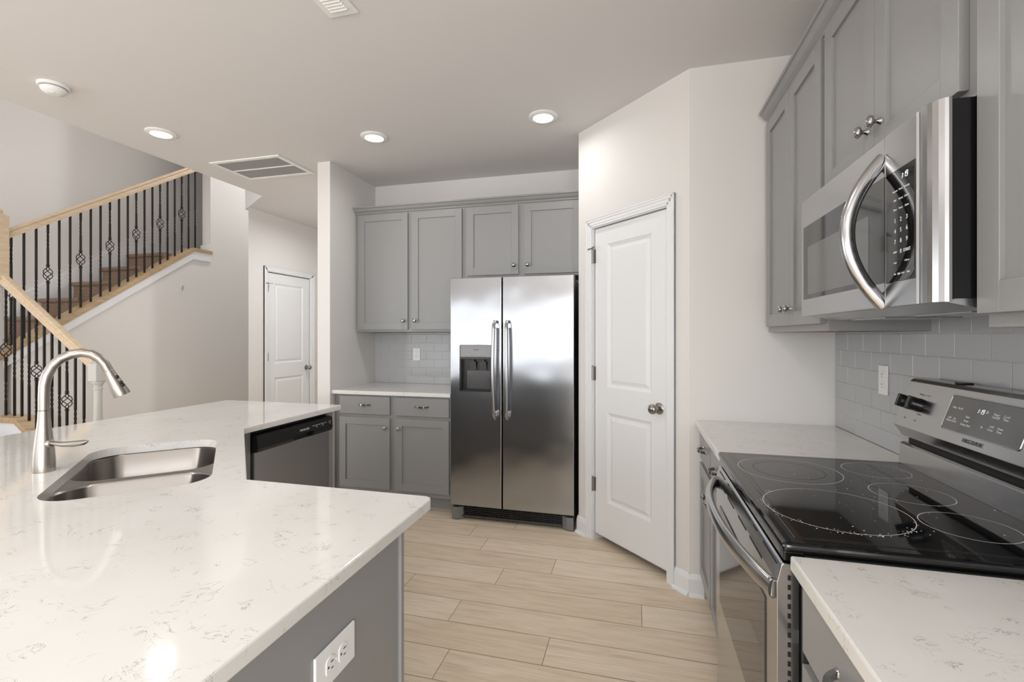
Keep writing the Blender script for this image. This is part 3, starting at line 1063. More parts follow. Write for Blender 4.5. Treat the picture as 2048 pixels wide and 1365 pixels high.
# peninsula base cabinet with end panel
rt = root('peninsula_cabinet', 'grey base cabinet under the peninsula with a flat end panel', 'cabinet', (-1.4, 0.95, 0))
m = MB()
z1 = CZ - 0.0305
m.box(-2.60, -0.59, 0.46, 0.56, 0.0, z1)
m.box(-0.66, -0.566, 0.45, 1.070, 0.0, z1)
m.box(-1.06, -0.66, 1.035, 1.055, 0.105, z1)
m.prism([(-1.06, 1.055), (-1.055, 1.030), (-1.84, 1.815), (-1.84, 1.835)], 'z', 0.105, z1)
m.box(-1.86, -1.838, 1.815, 1.94, 0.105, z1)
m.build('body', 'cabinet_grey', rt)
m = MB(); m.box(-0.566, -0.560, 0.47, 1.050, 0.0, z1, 0.0005)
m.build('end_panel', 'cabinet_grey', rt)
m = MB(); m.box(-0.567, -0.552, 1.050, 1.066, 0.0, z1, 0.002); m.build('edge_trim', 'cabinet_grey', rt)
m = MB(); m.box(-2.56, -1.83, 2.548, 2.586, 0.0, z1, 0.001); m.build('side_panel', 'cabinet_grey', rt)
m = MB(); m.prism([(-1.04, 0.965), (-1.06, 0.965), (-1.92, 1.825), (-1.92, 1.845)], 'z', 0.0, 0.105); m.box(-1.04, -0.66, 0.965, 0.977, 0, 0.105)
m.build('toe_kick', 'cabinet_grey', rt)
W_ = 1.09
TF = Matrix(((-r, -r, 0, -1.062), (r, -r, 0, 1.057), (0, 0, 1, 0), (0, 0, 0, 1)))    # local x along the diagonal front
cab_door(TF, rt, 0.10, W_ / 2 - 0.01, 0.140, 0.700, (W_ / 2 - 0.045, 0.625))
cab_door(TF, rt, W_ / 2 + 0.01, W_ - 0.10, 0.140, 0.700, (W_ / 2 + 0.045, 0.625))
outlet(frame((-0.560, 0.795, 0.734), (0, 1, 0)), 'white double outlet mounted sideways on the grey peninsula end panel', True, k=1.08)

# ------------------------------------------------------------------ dishwasher (faces +x)
rt = root('dishwasher', 'dark stainless dishwasher with black control panel under the peninsula top', 'dishwasher', (-2.1, 2.25, 0))
DY0, DY1 = 1.945, 2.542
m = MB(); m.box(-2.40, -1.850, DY0, DY1, 0.02, 0.868); m.build('tub', 'dark_gap', rt)
m = MB(); m.box(-1.850, -1.822, DY0 + 0.004, DY1 - 0.004, 0.115, 0.770, 0.003); m.build('door', 'steel_dark', rt)
m = MB()
m.prism([(-1.850, 0.772), (-1.806, 0.772), (-1.797, 0.790), (-1.802, 0.850), (-1.812, 0.858), (-1.850, 0.858)], 'y', DY0, DY1, 0, 0.0015)
cp = m.build('control_panel', 'black_plastic', rt)
cu = MB(); cu.prism([(-1.780, 0.765), (-1.825, 0.765), (-1.825, 0.798), (-1.780, 0.806)], 'y', 2.20, 2.36)
cc = cu.build('cutter', 'dark_gap'); cc.data.transform(Matrix.Translation(-OFF[rt.name])); cc.location = rt.location
boolean(cp, cc)
m = MB(); nrm = Vector((0.0, 1, 0)); upv = Vector((-0.005, 0, 0.06))
text_into(m, 'FRIGIDAIRE', 0.0155, (-1.7988, 2.288, 0.822), (0, 1, 0), upv)
for i, (yy, tx) in enumerate(((2.365, 'Heavy'), (2.392, 'Normal'), (2.419, 'Rinse'), (2.447, 'Hi-Temp'), (2.475, 'Dry'), (2.515, 'START'))):
    text_into(m, tx, 0.0075, (-1.7992, yy, 0.829), (0, 1, 0), upv)
    if i in (1, 3, 5): text_into(m, 'Cancel' if i == 5 else 'Delay', 0.006, (-1.7985, yy, 0.819), (0, 1, 0), upv)
m.build('print', 'print_white', cp)
m = MB(); m.box(-1.90, -1.852, DY0, DY1, 0.0, 0.105); m.build('kick_plate', 'black_plastic', rt)
m = MB(); m.box(-1.850, -1.835, DY0 + 0.02, DY1 - 0.02, 0.868, 0.878); m.build('mounting_bracket', 'black_plastic', rt)

# ------------------------------------------------------------------ right run
TR = lambda x: frame((x, 0, 0), (0, -1, 0))     # local x = -Y, local y = +X (into the wall)


def ry(T, parent, fn, ya, yb, *rest):
    return fn(T, parent, -yb, -ya, *rest)


# upper cabinets
FX = 0.640
TU = TR(FX)
UB, UT = 1.367, 2.405
rt = root('wall_cabinet', 'tall grey two-door wall cabinet left of the microwave beside the pantry corner', 'cabinet', (0.79, 2.23, UB))
m = MB(); m.box(FX, XW - 0.001, 1.853, 2.611, UB, UT, 0.001); m.build('body', 'cabinet_grey', rt)
m = MB(); m.box(FX + 0.032, XW - 0.01, 1.86, 2.60, UB - 0.0015, UB); m.build('underside', 'cabinet_underside', rt)
m = MB(); m.box(FX + 0.019, FX + 0.032, 1.86, 2.60, UB - 0.0015, UB); m.build('edge_strip', 'cabinet_inside_wood', rt)
ry(TU, rt, cab_door, 2.2235, 2.576, 1.393, 2.388, (-2.257, 1.462))
ry(TU, rt, cab_door, 1.872, 2.2205, 1.393, 2.388, (-2.187, 1.462))
rt = root('wall_cabinet', 'grey two-door wall cabinet directly above the microwave', 'cabinet', (0.79, 1.47, 1.82))
m = MB(); m.box(FX, XW - 0.001, 1.088, 1.852, 1.818, UT, 0.001); m.build('body', 'cabinet_grey', rt)
ry(TU, rt, cab_door, 1.4855, 1.832, 1.838, 2.388, (-1.520, 1.915))
ry(TU, rt, cab_door, 1.139, 1.4825, 1.838, 2.388, (-1.449, 1.915))
rt = root('wall_cabinet', 'grey wall cabinet right of the microwave at the right edge of the picture', 'cabinet', (0.79, 0.7, UB))
m = MB(); m.box(FX, XW - 0.001, 0.32, 1.087, UB, UT, 0.001); m.build('body', 'cabinet_grey', rt)
ry(TU, rt, cab_door, 0.705, 1.086, 1.393, 2.388, (-0.74, 1.462))
ry(TU, rt, cab_door, 0.345, 0.702, 1.393, 2.388, (-0.667, 1.462))
m = MB(TR(FX) @ Matrix.Translation((0, 0, 2.397)))
m.prism([(a, b) for a, b in crown], 'x', -2.590, -0.30)
o = m.build('crown_molding', 'cabinet_grey')
tag(o, 'grey crown moulding along the top of the cabinets over the range', 'molding')

# base cabinets
BX = 0.335
TBX = TR(BX)
rt = root('base_cabinet', 'grey base cabinet with two drawers and two doors between the range and the pantry corner', 'cabinet', (0.6, 2.24, 0))
m = MB(); m.box(BX, XW - 0.001, 1.853, YR - 0.002, 0.105, CZ - 0.0305, 0.001); m.build('body', 'cabinet_grey', rt)
m = MB(); m.box(BX + 0.07, BX + 0.085, 1.853, YR - 0.002, 0, 0.105); m.build('toe_kick', 'cabinet_grey', rt)
ry(TBX, rt, cab_drawer, 2.245, 2.585, 0.732, 0.868)
ry(TBX, rt, cab_drawer, 1.872, 2.225, 0.732, 0.868)
ry(TBX, rt, cab_door, 2.245, 2.585, 0.140, 0.708, (-2.278, 0.625))
ry(TBX, rt, cab_door, 1.872, 2.225, 0.140, 0.708, (-2.193, 0.625))
rt = root('base_cabinet', 'grey base cabinet with a drawer nearest the camera right of the range', 'cabinet', (0.6, 0.6, 0))
m = MB(); m.box(BX, XW - 0.001, 0.10, 1.068, 0.105, CZ - 0.0305, 0.001); m.build('body', 'cabinet_grey', rt)
m = MB(); m.box(BX + 0.07, BX + 0.085, 0.10, 1.068, 0, 0.105); m.build('toe_kick', 'cabinet_grey', rt)
ry(TBX, rt, cab_drawer, 0.606, 1.046, 0.732, 0.868)
ry(TBX, rt, cab_drawer, 0.12, 0.586, 0.732, 0.868)
ry(TBX, rt, cab_door, 0.606, 1.046, 0.140, 0.708, (-0.64, 0.625))
ry(TBX, rt, cab_door, 0.12, 0.586, 0.140, 0.708, (-0.55, 0.625))
CX = 0.2985
slab('countertop', [(CX, 1.848), (XW - 0.009, 1.848), (XW - 0.009, YR - 0.001), (CX, YR - 0.001)], 'white quartz countertop between the range and the pantry corner wall')
slab('countertop', [(CX, 0.08), (XW - 0.009, 0.08), (XW - 0.009, 1.060), (CX, 1.060)], 'white quartz countertop in the near right corner right of the range')

# ------------------------------------------------------------------ range
RY0, RY1 = 1.078, 1.838
rt = root('range', 'stainless electric range with black glass cooktop between the right counters', 'range', (0.58, 1.458, 0))
m = MB(); m.box(0.325, 0.900, RY0, RY1, 0.02, 0.905, 0.003); m.build('body', 'side_grey', rt)
# cooktop
m = MB()
m.box(0.287, 0.885, RY0 - 0.012, RY1 + 0.010, 0.9125, 0.933, 0.008, 3)
m.box(0.318, 0.872, RY0 + 0.018, RY1 - 0.02, 0.930, 0.9343, 0.001)
m.box(0.291, 0.330, RY0 - 0.004, RY1 + 0.004, 0.893, 0.914, 0.003)
ck = m.build('cooktop', 'black_glass', rt)
ZT = 0.9345


def ring(cx, cy, rad, w, parent, name='burner_ring', seg=72):
    mm = MB()
    bm = bmesh.new()
    A = [bm.verts.new((cx + (rad - w) * math.cos(2 * PI * k / seg), cy + (rad - w) * math.sin(2 * PI * k / seg), ZT)) for k in range(seg)]
    B = [bm.verts.new((cx + rad * math.cos(2 * PI * k / seg), cy + rad * math.sin(2 * PI * k / seg), ZT)) for k in range(seg)]
    for k in range(seg):
        bm.faces.new((A[k], B[k], B[(k + 1) % seg], A[(k + 1) % seg]))
    bmesh.ops.recalc_face_normals(bm, faces=bm.faces)
    mm._add(bm, 0)
    return mm.build(name, 'print_white' if name == 'burner_ring' else 'slot_dark', parent)


for cx, cy, rad in ((0.457, 1.640, 0.142), (0.461, 1.300, 0.152), (0.716, 1.703, 0.088), (0.700, 1.475, 0.090), (0.703, 1.254, 0.086)):
    ring(cx, cy, rad, 0.0016, ck)
ring(0.457, 1.640, 0.098, 0.0012, ck, 'inner_ring')
m = MB(); 
for y_ in (RY0 + 0.024, RY1 - 0.026):
    m.box(0.326, 0.862, y_, y_ + 0.0008, 0.9338, 0.9345)
for x_ in (0.326, 0.862):
    m.box(x_, x_ + 0.0008, RY0 + 0.024, RY1 - 0.026, 0.9338, 0.9345)
m.build('glass_border', 'slot_dark', ck)
rnd = random.Random(3)
m = MB()
for k in range(130):
    if k < 80:
        aa = rnd.uniform(PI * 0.75, PI * 1.9); rr = 0.152 + rnd.gauss(0, 0.006)
        cx, cy = 0.461 + rr * math.cos(aa), 1.300 + rr * math.sin(aa)
    else:
        cx, cy = rnd.uniform(0.42, 0.84), rnd.uniform(1.13, 1.75)
    s_ = rnd.uniform(0.0004, 0.0012)
    m.box(cx - s_, cx + s_, cy - s_, cy + s_, 0.9343, 0.9347)
o = m.build('crumbs', 'print_white', ck); o['kind'] = 'stuff'
# oven door with sloped slotted top, glass, handle
DXF = 0.280
m = MB()
m.prism([(DXF, 0.335), (DXF, 0.845), (0.288, 0.880), (0.292, 0.886), (0.322, 0.886), (0.322, 0.335)], 'y', RY0 + 0.002, RY1 - 0.002, 0, 0.0015)
od = m.build('oven_door', 'steel_range', rt)
m = MB(); m.box(DXF - 0.0025, DXF + 0.001, 1.165, 1.752, 0.442, 0.770, 0.0012); m.build('door_glass', 'window_glass', od)
m = MB()
for y0_, y1_ in ((1.105, 1.215), (1.275, 1.315), (1.345, 1.455), (1.475, 1.585), (1.625, 1.655), (1.70, 1.80)):
    tt = 0.5
    m.box(0.2872 - 0.0012, 0.2872 + 0.0008, y0_, y1_, 0.868, 0.8755)
for k in range(12):
    m.box(0.300, 0.306, RY0 + 0.0012, RY0 + 0.0026, 0.862 - 0.0195 * k - 0.010, 0.862 - 0.0195 * k)
for y0_, y1_ in ((1.36, 1.46), (1.52, 1.62), (1.66, 1.69), (1.71, 1.78), (1.20, 1.32)):
    m.box(DXF - 0.0006, DXF + 0.0005, y0_, y1_, 0.8385, 0.844)
m.build('vent_slots', 'dark_gap', od)
path, sc_ = [], []
for i in range(31):
    t = -1 + 2 * i / 30
    yy = 1.458 + t * 0.372
    out = 0.058 * (1 - abs(t) ** 2.2) + 0.004
    path.append((DXF - out, yy, 0.828 + 0.012 * (1 - t * t)))
m = MB(); m.sweep(path, [(0.021 * math.cos(2 * PI * k / 16), 0.0125 * math.sin(2 * PI * k / 16)) for k in range(16)], 0, (-1, 0, 0))
for y_ in (1.458 - 0.362, 1.458 + 0.362):
    m.box(DXF - 0.014, DXF + 0.002, y_ - 0.012, y_ + 0.012, 0.808, 0.850, 0.006)
m.build('door_handle', 'steel_range', od)
m = MB(); m.box(DXF + 0.004, 0.322, RY0 + 0.004, RY1 - 0.004, 0.075, 0.327, 0.003); sd = m.build('storage_drawer', 'steel_range', rt)
m = MB(); m.box(0.33, 0.36, RY0, RY1, 0.0, 0.07); m.build('kick_plate', 'black_plastic', rt)
# backguard
m = MB()
m.prism([(0.842, 0.928), (0.850, 0.990), (0.905, 0.990), (0.905, 0.928)], 'y', RY0, RY1, 0, 0.002) if False else None
bgp = MB()
bgp.prism([(0.838, 0.934), (0.842, 0.998), (0.850, 1.004), (0.906, 1.004), (0.906, 0.934)], 'y', RY0, RY1, 0, 0.001)
bgp.build('backguard', 'steel_range', rt)
m = MB(); m.box(0.862, 0.90, RY0 + 0.01, RY1 - 0.012, 1.003, 1.030); m.build('vent_gap', 'dark_gap', rt)
m = MB()
m.prism([(0.822, 1.062), (0.870, 1.204), (0.878, 1.2115), (0.890, 1.2135), (0.925, 1.2135), (0.925, 1.026), (0.848, 1.024)], 'y', RY0 - 0.004, RY1 - 0.004, 0, 0.002)
bp_ = m.build('control_panel', 'steel_range', rt)
pa = Vector((0.822, 0, 1.062)); pb = Vector((0.870, 0, 1.204)); UP = (pb - pa).normalized(); RT = Vector((0, -1, 0)); NO = RT.cross(UP)


def onp(y, t, out=0.0):
    """point on the sloped panel; t = 0..1 up the slope"""
    q = pa + (pb - pa) * t
    return Vector((q.x, y, q.z)) + NO * out


TP = Matrix(((RT.x, -NO.x, UP.x, pa.x), (RT.y, -NO.y, UP.y, 0), (RT.z, -NO.z, UP.z, pa.z), (0, 0, 0, 1)))   # local x right, z up slope, y into panel
m = MB(TP); m.prism(rrect(-1.598, -1.318, 0.034, 0.128, 0.006), 'y', -0.002, 0.001)
dsp = m.build('display', 'screen_glass', bp_)
m = MB(TP); m.tube([(x, -0.001, z) for x, z in rrect(-1.600, -1.316, 0.032, 0.130, 0.007)], 0.0016, 6, closed=True, up=(0, 1, 0)); m.build('display_trim', 'chrome', bp_)
m = MB(TP)


def tp(mm, s, size, x, z, mat=0):
    o_ = TP @ Vector((x, -0.0026, z)); o2 = mm.T; mm.T = Matrix.Identity(4)
    text_into(mm, s, size, o_, RT, UP, mat); mm.T = o2


for s, x, z in (('Bake', -1.572, 0.096), ('Broil', -1.549, 0.096), ('Self', -1.577, 0.066), ('Clean', -1.578, 0.0585), ('Set', -1.556, 0.066), ('Clock', -1.556, 0.0585),
                ('Start', -1.510, 0.078), ('Enter', -1.510, 0.067), ('Delay Start', -1.508, 0.056), ('Timer', -1.418, 0.100), ('On/Off', -1.418, 0.0925), ('Cook', -1.385, 0.100), ('Time', -1.385, 0.0925),
                ('OFF', -1.418, 0.068), ('Oven', -1.420, 0.060), ('Oven', -1.390, 0.068), ('Time', -1.390, 0.060)):
    tp(m, s, 0.0085, x, z)
tp(m, '^', 0.02, -1.450, 0.098); tp(m, 'v', 0.014, -1.450, 0.062)
m.build('print', 'print_white', dsp)
m = MB(); digits(m, '1:19', 0.0115, TP @ Vector((-1.487, -0.0026, 0.094)), RT, UP); m.build('clock', 'clock_led', dsp)
m = MB(); text_into(m, 'FRIGIDAIRE', 0.015, TP @ Vector((-1.463, -0.001, 0.0165)), RT, UP)
m.build('badge', 'print_dark', bp_)
m = MB()
for x_ in (-1.785, -1.728):
    o_ = TP @ Vector((x_, -0.001, 0.030))
    text_into(m, 'o', 0.010, o_, RT, UP)
for x_, s in ((-1.745, 'OFF'), (-1.732, 'Lo'), (-1.708, 'Hi'), (-1.72, 'Med')):
    tp(m, s, 0.006, x_, 0.112 if s != 'Med' else 0.050)
m.build('knob_marking', 'print_dark', bp_)
for y_ in (1.792, 1.735, 1.178, 1.121):
    kb = MB(TP)
    kb.lathe([(0.021, 0.0), (0.021, 0.006), (0.0185, 0.010), (0.0175, 0.026), (0.015, 0.029)], (-y_, 0, 0.078), (0, -1, 0), 28)
    kb.box(-y_ - 0.0045, -y_ + 0.0045, -0.036, -0.012, 0.058, 0.098, 0.002)
    kb.build('control_knob', 'black_plastic', bp_)
m = MB(); m.box(0.884, 0.915, 1.608, 1.640, 1.2135, 1.2185, 0.002); m.build('top_clip', 'black_plastic', bp_)

# ------------------------------------------------------------------ microwave
MY0, MY1, MX, MZ0, MZ1 = 1.090, 1.848, 0.556, 1.417, 1.810
rt = root('microwave', 'stainless over-the-range microwave with curved handle under the cabinets', 'microwave', (0.75, 1.47, MZ0))
m = MB(); m.box(0.585, XW - 0.012, MY0 + 0.004, MY1, MZ0 + 0.006, MZ1 - 0.003, 0.002); m.build('case', 'black_enamel', rt)
m = MB(); m.box(MX, 0.585, 1.2755, MY1, MZ0, MZ1, 0.003); md = m.build('door', 'steel_range', rt)
m = MB(); m.box(MX - 0.0015, MX + 0.001, 1.2765, 1.822, 1.473, 1.718, 0.0008); mg = m.build('door_glass', 'window_glass', md)
m = MB(); m.box(MX - 0.0021, MX - 0.001, 1.352, 1.778, 1.487, 1.646); m.build('window_screen', 'screen_glass', mg)
m = MB(); text_into(m, 'FRIGIDAIRE', 0.0125, (MX - 0.0018, 1.482, 1.680), (0, -1, 0), (0, 0, 1)); m.build('badge', 'print_white', mg)
# control side: flat panel, then a rounded bullnose wrapping to the case
m = MB()
prof = [(MX, 1.2735), (MX, 1.150), (MX + 0.0035, 1.147), (MX + 0.0035, 1.139), (MX, 1.136), (MX, 1.128), (MX + 0.0015, 1.116), (MX + 0.005, 1.106), (MX + 0.011, 1.0975), (MX + 0.018, 1.0915), (MX + 0.024, 1.090), (0.585, 1.090), (0.585, 1.2735)]
m.prism(prof, 'z', MZ0, MZ1 - 0.001)
mc = m.build('control_housing', 'steel_range', rt)
m = MB(); m.box(MX - 0.0015, MX + 0.001, 1.154, 1.2705, 1.470, 1.716, 0.0008); mk = m.build('control_panel', 'black_glass', mc)
m = MB()
yf, zf = (1.229, 1.2055, 1.182), None
for i, row in enumerate((('1', '2', '3'), ('4', '5', '6'), ('7', '8', '9'), ('', '0', 'START'))):
    for y_, s in zip(yf, row):
        if s: text_into(m, s, 0.0135 if len(s) == 1 else 0.0095, (MX - 0.0017, y_, 1.604 - 0.0232 * i), (0, -1, 0), (0, 0, 1))
for i, row in enumerate((('Popcorn', 'Potato', 'Beverage'), ('Melt', 'Reheat', 'Defrost'), ('Timer', 'Power', 'Soften'))):
    for y_, s in zip(yf, row):
        text_into(m, s, 0.0058, (MX - 0.0017, y_, 1.670 - 0.0205 * i), (0, -1, 0), (0, 0, 1))
for y_, s, z_ in ((1.229, 'STOP', 1.5350), (1.229, '- Less', 1.512), (1.182, '+ 30 sec', 1.512), (1.229, 'Fan', 1.487), (1.213, 'Light', 1.487), (1.197, 'Lock', 1.487), (1.176, 'Vent', 1.487)):
    text_into(m, s, 0.0058, (MX - 0.0017, y_, z_), (0, -1, 0), (0, 0, 1))
m.build('print', 'print_white', mk)
m = MB(); digits(m, '1:19', 0.0115, (MX - 0.0017, 1.205, 1.690), (0, -1, 0), (0, 0, 1)); m.build('clock', 'clock_led', mk)
m = MB()
path = []
for i in range(29):
    t = -1 + 2 * i / 28
    z_ = 1.5925 + t * 0.172
    path.append((MX + 0.004 - 0.075 * (1 - abs(t) ** 2.0), 1.290, z_))
m.sweep(path, [(0.0125 * math.cos(2 * PI * k / 16), 0.016 * math.sin(2 * PI * k / 16)) for k in range(16)], 0, (1, 0, 0))
m.build('door_handle', 'steel_range', md)
m = MB()
m.prism([(MX + 0.02, MZ0 + 0.001), (0.64, 1.402), (0.90, 1.402), (0.925, MZ0 + 0.008), (0.60, MZ0 + 0.008)], 'y', MY0 + 0.012, MY1 - 0.02, 0, 0.001)
m.build('bottom_panel', 'steel_dark', rt)
for y_ in (1.27, 1.62):
    m = MB(); m.box(0.66, 0.84, y_ - 0.10, y_ + 0.10, 1.3985, 1.4022, 0.001)
    m.build('filter', 'steel', rt)
for y_ in (1.16, 1.78):
    m = MB(); m.lathe([(0.018, 0), (0.012, -0.006)], (0.90, y_, 1.408), (0, 0, 1), 14); m.build('foot', 'black_plastic', rt)

# ------------------------------------------------------------------ ceiling fittings
def recessed(label, x, y):
    rt = root('recessed_light', label, 'ceiling light', (x, y, H), 'recessed ceiling lights')
    m = MB(); m.lathe([(0.092, 0.0), (0.092, -0.006), (0.086, -0.010), (0.074, -0.012), (0.064, -0.014), (0.062, -0.010), (0.062, 0.0)], (x, y, H), (0, 0, 1), 40, 0, False)
    m.build('trim_ring', 'white_plastic', rt)
    m = MB(); m.lathe([(0.0625, -0.0095), (0.055, -0.0125), (0.02, -0.014), (0.004, -0.014)], (x, y, H), (0, 0, 1), 40)
    m.build('diffuser', 'lamp_diffuser', rt)
    return rt


def duplicate(src, loc, label):
    c = src.copy(); COL.objects.link(c); c.location = loc; c['label'] = label
    for ch in src.children:
        k = ch.copy(); COL.objects.link(k); k.parent = c
    return c


r0 = recessed('round lit recessed light in front of the pantry wall, rightmost of the row', *LAMPS[0])
duplicate(r0, (*LAMPS[1], H), 'round lit recessed light near the partition wall, middle of the row')
duplicate(r0, (*LAMPS[2], H), 'round lit recessed light near the stair railing, leftmost of the row')
for p in LAMPS[3:7]:  # fill lamps added behind the camera
    duplicate(r0, (*p, H), 'unseen round recessed light added for fill on the ceiling behind the camera')
duplicate(r0, (*LAMPS[7], H), 'round lit recessed light in the hall behind the partition wall')
for p in LAMPS[8:]:  # fill lamps added over the stairwell, out of view
    duplicate(r0, (*p, TOPZ), 'unseen round recessed light added for fill high over the stairwell')

rt = root('smoke_detector', 'white round smoke detector on the ceiling near the stair opening', 'smoke detector', (-3.135, 1.915, H))
m = MB(); m.lathe([(0.070, 0), (0.070, -0.010), (0.066, -0.014), (0.050, -0.015)], (-3.135, 1.915, H), (0, 0, 1), 36); m.build('mounting_plate', 'white_plastic', rt)
m = MB(); m.lathe([(0.054, -0.014), (0.058, -0.020), (0.057, -0.030), (0.050, -0.040), (0.034, -0.046), (0.030, -0.049), (0.022, -0.050), (0.004, -0.0505)], (-3.135, 1.915, H), (0, 0, 1), 36)
m.lathe([(0.0575, -0.0165), (0.0575, -0.0185)], (-3.135, 1.915, H), (0, 0, 1), 36, 1)
m.build('sensor_cover', ['white_plastic', 'slot_dark'], rt)
m = MB(); m.lathe([(0.010, -0.048), (0.009, -0.052)], (-3.115, 1.90, H), (0, 0, 1), 16); m.build('test_button', 'white_plastic', rt)

rt = root('return_grille', 'large white ceiling return air grille with grey louvres beside the partition wall', 'air grille', (-2.99, 3.30, H))
gx0, gx1, gy0, gy1 = -3.322, -2.660, 3.080, 3.508
m = MB()
fw = 0.036
for b in ((gx0, gx1, gy0, gy0 + fw), (gx0, gx1, gy1 - fw, gy1), (gx0, gx0 + fw, gy0 + fw, gy1 - fw), (gx1 - fw, gx1, gy0 + fw, gy1 - fw), (gx0 + fw, gx1 - fw, 3.287, 3.301)):
    m.box(*b, H - 0.010, H, 0.003)
m.build('frame', 'white_plastic', rt)
m = MB()
ys = gy0 + fw + 0.004
while ys < gy1 - fw - 0.006:
    if not 3.280 < ys < 3.302:
        m.prism([(ys, H - 0.0075), (ys + 0.0012, H - 0.0082), (ys + 0.0085, H - 0.0014), (ys + 0.0075, H - 0.0006)], 'x', gx0 + fw, gx1 - fw)
    ys += 0.0095
for x_ in (-3.12, -2.86):
    m.box(x_, x_ + 0.006, gy0 + fw, gy1 - fw, H - 0.0035, H - 0.001)
m.build('louvres', 'grille_grey', rt)
m = MB(); m.box(gx0 + fw, gx1 - fw, gy0 + fw, gy1 - fw, H - 0.0008, H - 0.0002); m.build('filter', 'filter_grey', rt)

rt = root('supply_register', 'small white ceiling air register at the top edge of the picture', 'air register', (-1.222, 1.63, H))
m = MB(); m.box(-1.292, -1.150, 1.455, 1.808, H - 0.007, H, 0.003)
cp_ = m.build('frame', 'white_plastic', rt)
m = MB()
for k in range(16):
    y_ = 1.500 + k * 0.0172
    m.prism([(y_, H - 0.0068), (y_ + 0.009, H - 0.0072), (y_ + 0.0125, H - 0.013), (y_ + 0.010, H - 0.0135)], 'x', -1.262, -1.180)
m.build('louvres', 'white_plastic', rt)
m = MB()
for k in range(16):
    y_ = 1.500 + k * 0.0172
    m.box(-1.262, -1.180, y_ + 0.0125, y_ + 0.0165, H - 0.0075, H - 0.0068)
m.build('slots', 'grille_grey', rt)

# ------------------------------------------------------------------ stairs
rise, run = 0.190, 0.2765
rt = root('staircase', 'brown carpeted upper stair flight rising behind the long iron railing', 'stairs', (-5.4, 3.2, 0))
# upper flight: treads climb along +y ; nosings taken at y, z of the photo
n0y, n0z = 4.150, 2.281
for k in range(0, 8):
    yn, zn = n0y - run * k, n0z - rise * k
    if yn < 2.1: break
    t = MB()
    t.prism([(yn + 0.025, zn - rise), (yn + 0.025, zn - 0.045), (yn + 0.006, zn - 0.040), (yn - 0.004, zn - 0.022), (yn + 0.002, zn - 0.004), (yn + 0.014, zn), (yn + run + 0.03, zn), (yn + run + 0.03, zn - rise)], 'x', XL + 0.018, XK - 0.121)
    t.build('tread', 'brown_carpet', rt)
t = MB(); t.box(XL + 0.018, XK - 0.121, n0y + run, 6.0, n0z - 0.15, n0z + 0.03); t.build('landing', 'brown_carpet', rt)
# wall skirt board behind the treads
t = MB()
yy0, yy1 = 2.0, 4.05
zz = lambda y_: n0z + 0.045 + (y_ - 4.05) * rise / run
t.prism([(yy0, zz(yy0) - 0.45), (yy0, zz(yy0)), (yy1, zz(yy1)), (4.35, zz(yy1) + 0.09), (6.0, zz(yy1) + 0.09), (6.0, n0z - 0.2), (yy1, n0z - 0.2)], 'x', XL, XL + 0.016)
struct(t.build('trim_1', 'trim_paint'))
# outer skirt and oak cap on the knee wall
cz = lambda y_: 2.372 + (y_ - 4.42) * sl
t = MB()
t.prism([(2.60, cz(2.60) - 0.135), (4.42, cz(4.42) - 0.135), (4.668, cz(4.42) - 0.135), (4.668, cz(4.42) - 0.020), (4.41, cz(4.42) - 0.020), (2.60, cz(2.60) - 0.020)], 'x', XK - 0.001, XK + 0.014, 0, 0.001)
struct(t.build('trim_2', 'trim_paint'))
t = MB(); t.box(XK - 0.135, XK - 0.002, 4.645, 4.66, cz(4.42), cz(4.42) + 0.075, 0.002); struct(t.build('trim_3', 'trim_paint'))
rt = root('staircase', 'short lower stair flight with white side and oak edge behind the faucet', 'stairs', (-4.8, 2.3, 0))
# lower flight: closed stringer along x with oak cap, landing platform, white face
YL = 2.70
t = MB()
xb = -4.735
lo = lambda x_: 0.70 - (x_ - xb) * 0.70
t.prism([(XL + 0.018, 0), (XL + 0.018, 0.655), (xb, 0.655), (-3.96, lo(-3.96) - 0.045), (-3.96, 0)], 'y', YL - 0.055, YL + 0.055)
t.build('stringer', 'trim_paint', rt)
t = MB(); t.box(XL + 0.002, -4.75, 1.91, YL - 0.08, 0.0, 0.50); t.build('landing', 'brown_carpet', rt)
for k in range(3):
    t = MB(); t.box(-4.75 + 0.26 * k, -4.49 + 0.26 * k, 1.75, YL - 0.08, 0, 0.39 - 0.13 * k, 0.015); t.build('tread', 'brown_carpet', rt)


def square_bar(m, z0, z1, s, twists, loc=(0, 0), mat=0):
    """Square bar with twisted stretches: twists = list of (za, zb, turns)."""
    bm = bmesh.new()
    zs = [z0]
    for a, b, n_ in twists:
        zs.append(a)
        k = max(6, int(n_ * 8))
        for i in range(1, k): zs.append(a + (b - a) * i / k)
        zs.append(b)
    zs.append(z1)
    rings = []
    for z in zs:
        ang = 0.0
        for a, b, n_ in twists:
            if z >= b: ang += n_ * 2 * PI
            elif z > a: ang += n_ * 2 * PI * (z - a) / (b - a)
        rings.append([bm.verts.new((loc[0] + s * SQ * math.cos(ang + PI / 4 + PI / 2 * k), loc[1] + s * SQ * math.sin(ang + PI / 4 + PI / 2 * k), z)) for k in range(4)])
    for a, b in zip(rings, rings[1:]):
        for k in range(4): bm.faces.new((a[k], a[(k + 1) % 4], b[(k + 1) % 4], b[k]))
    bm.faces.new(rings[0]); bm.faces.new(rings[-1])
    bmesh.ops.recalc_face_normals(bm, faces=bm.faces)
    m._add(bm, mat)


def mesh_only(m, name, mats):
    o = m.build(name, mats); me_ = o.data; bpy.data.objects.remove(o); return me_


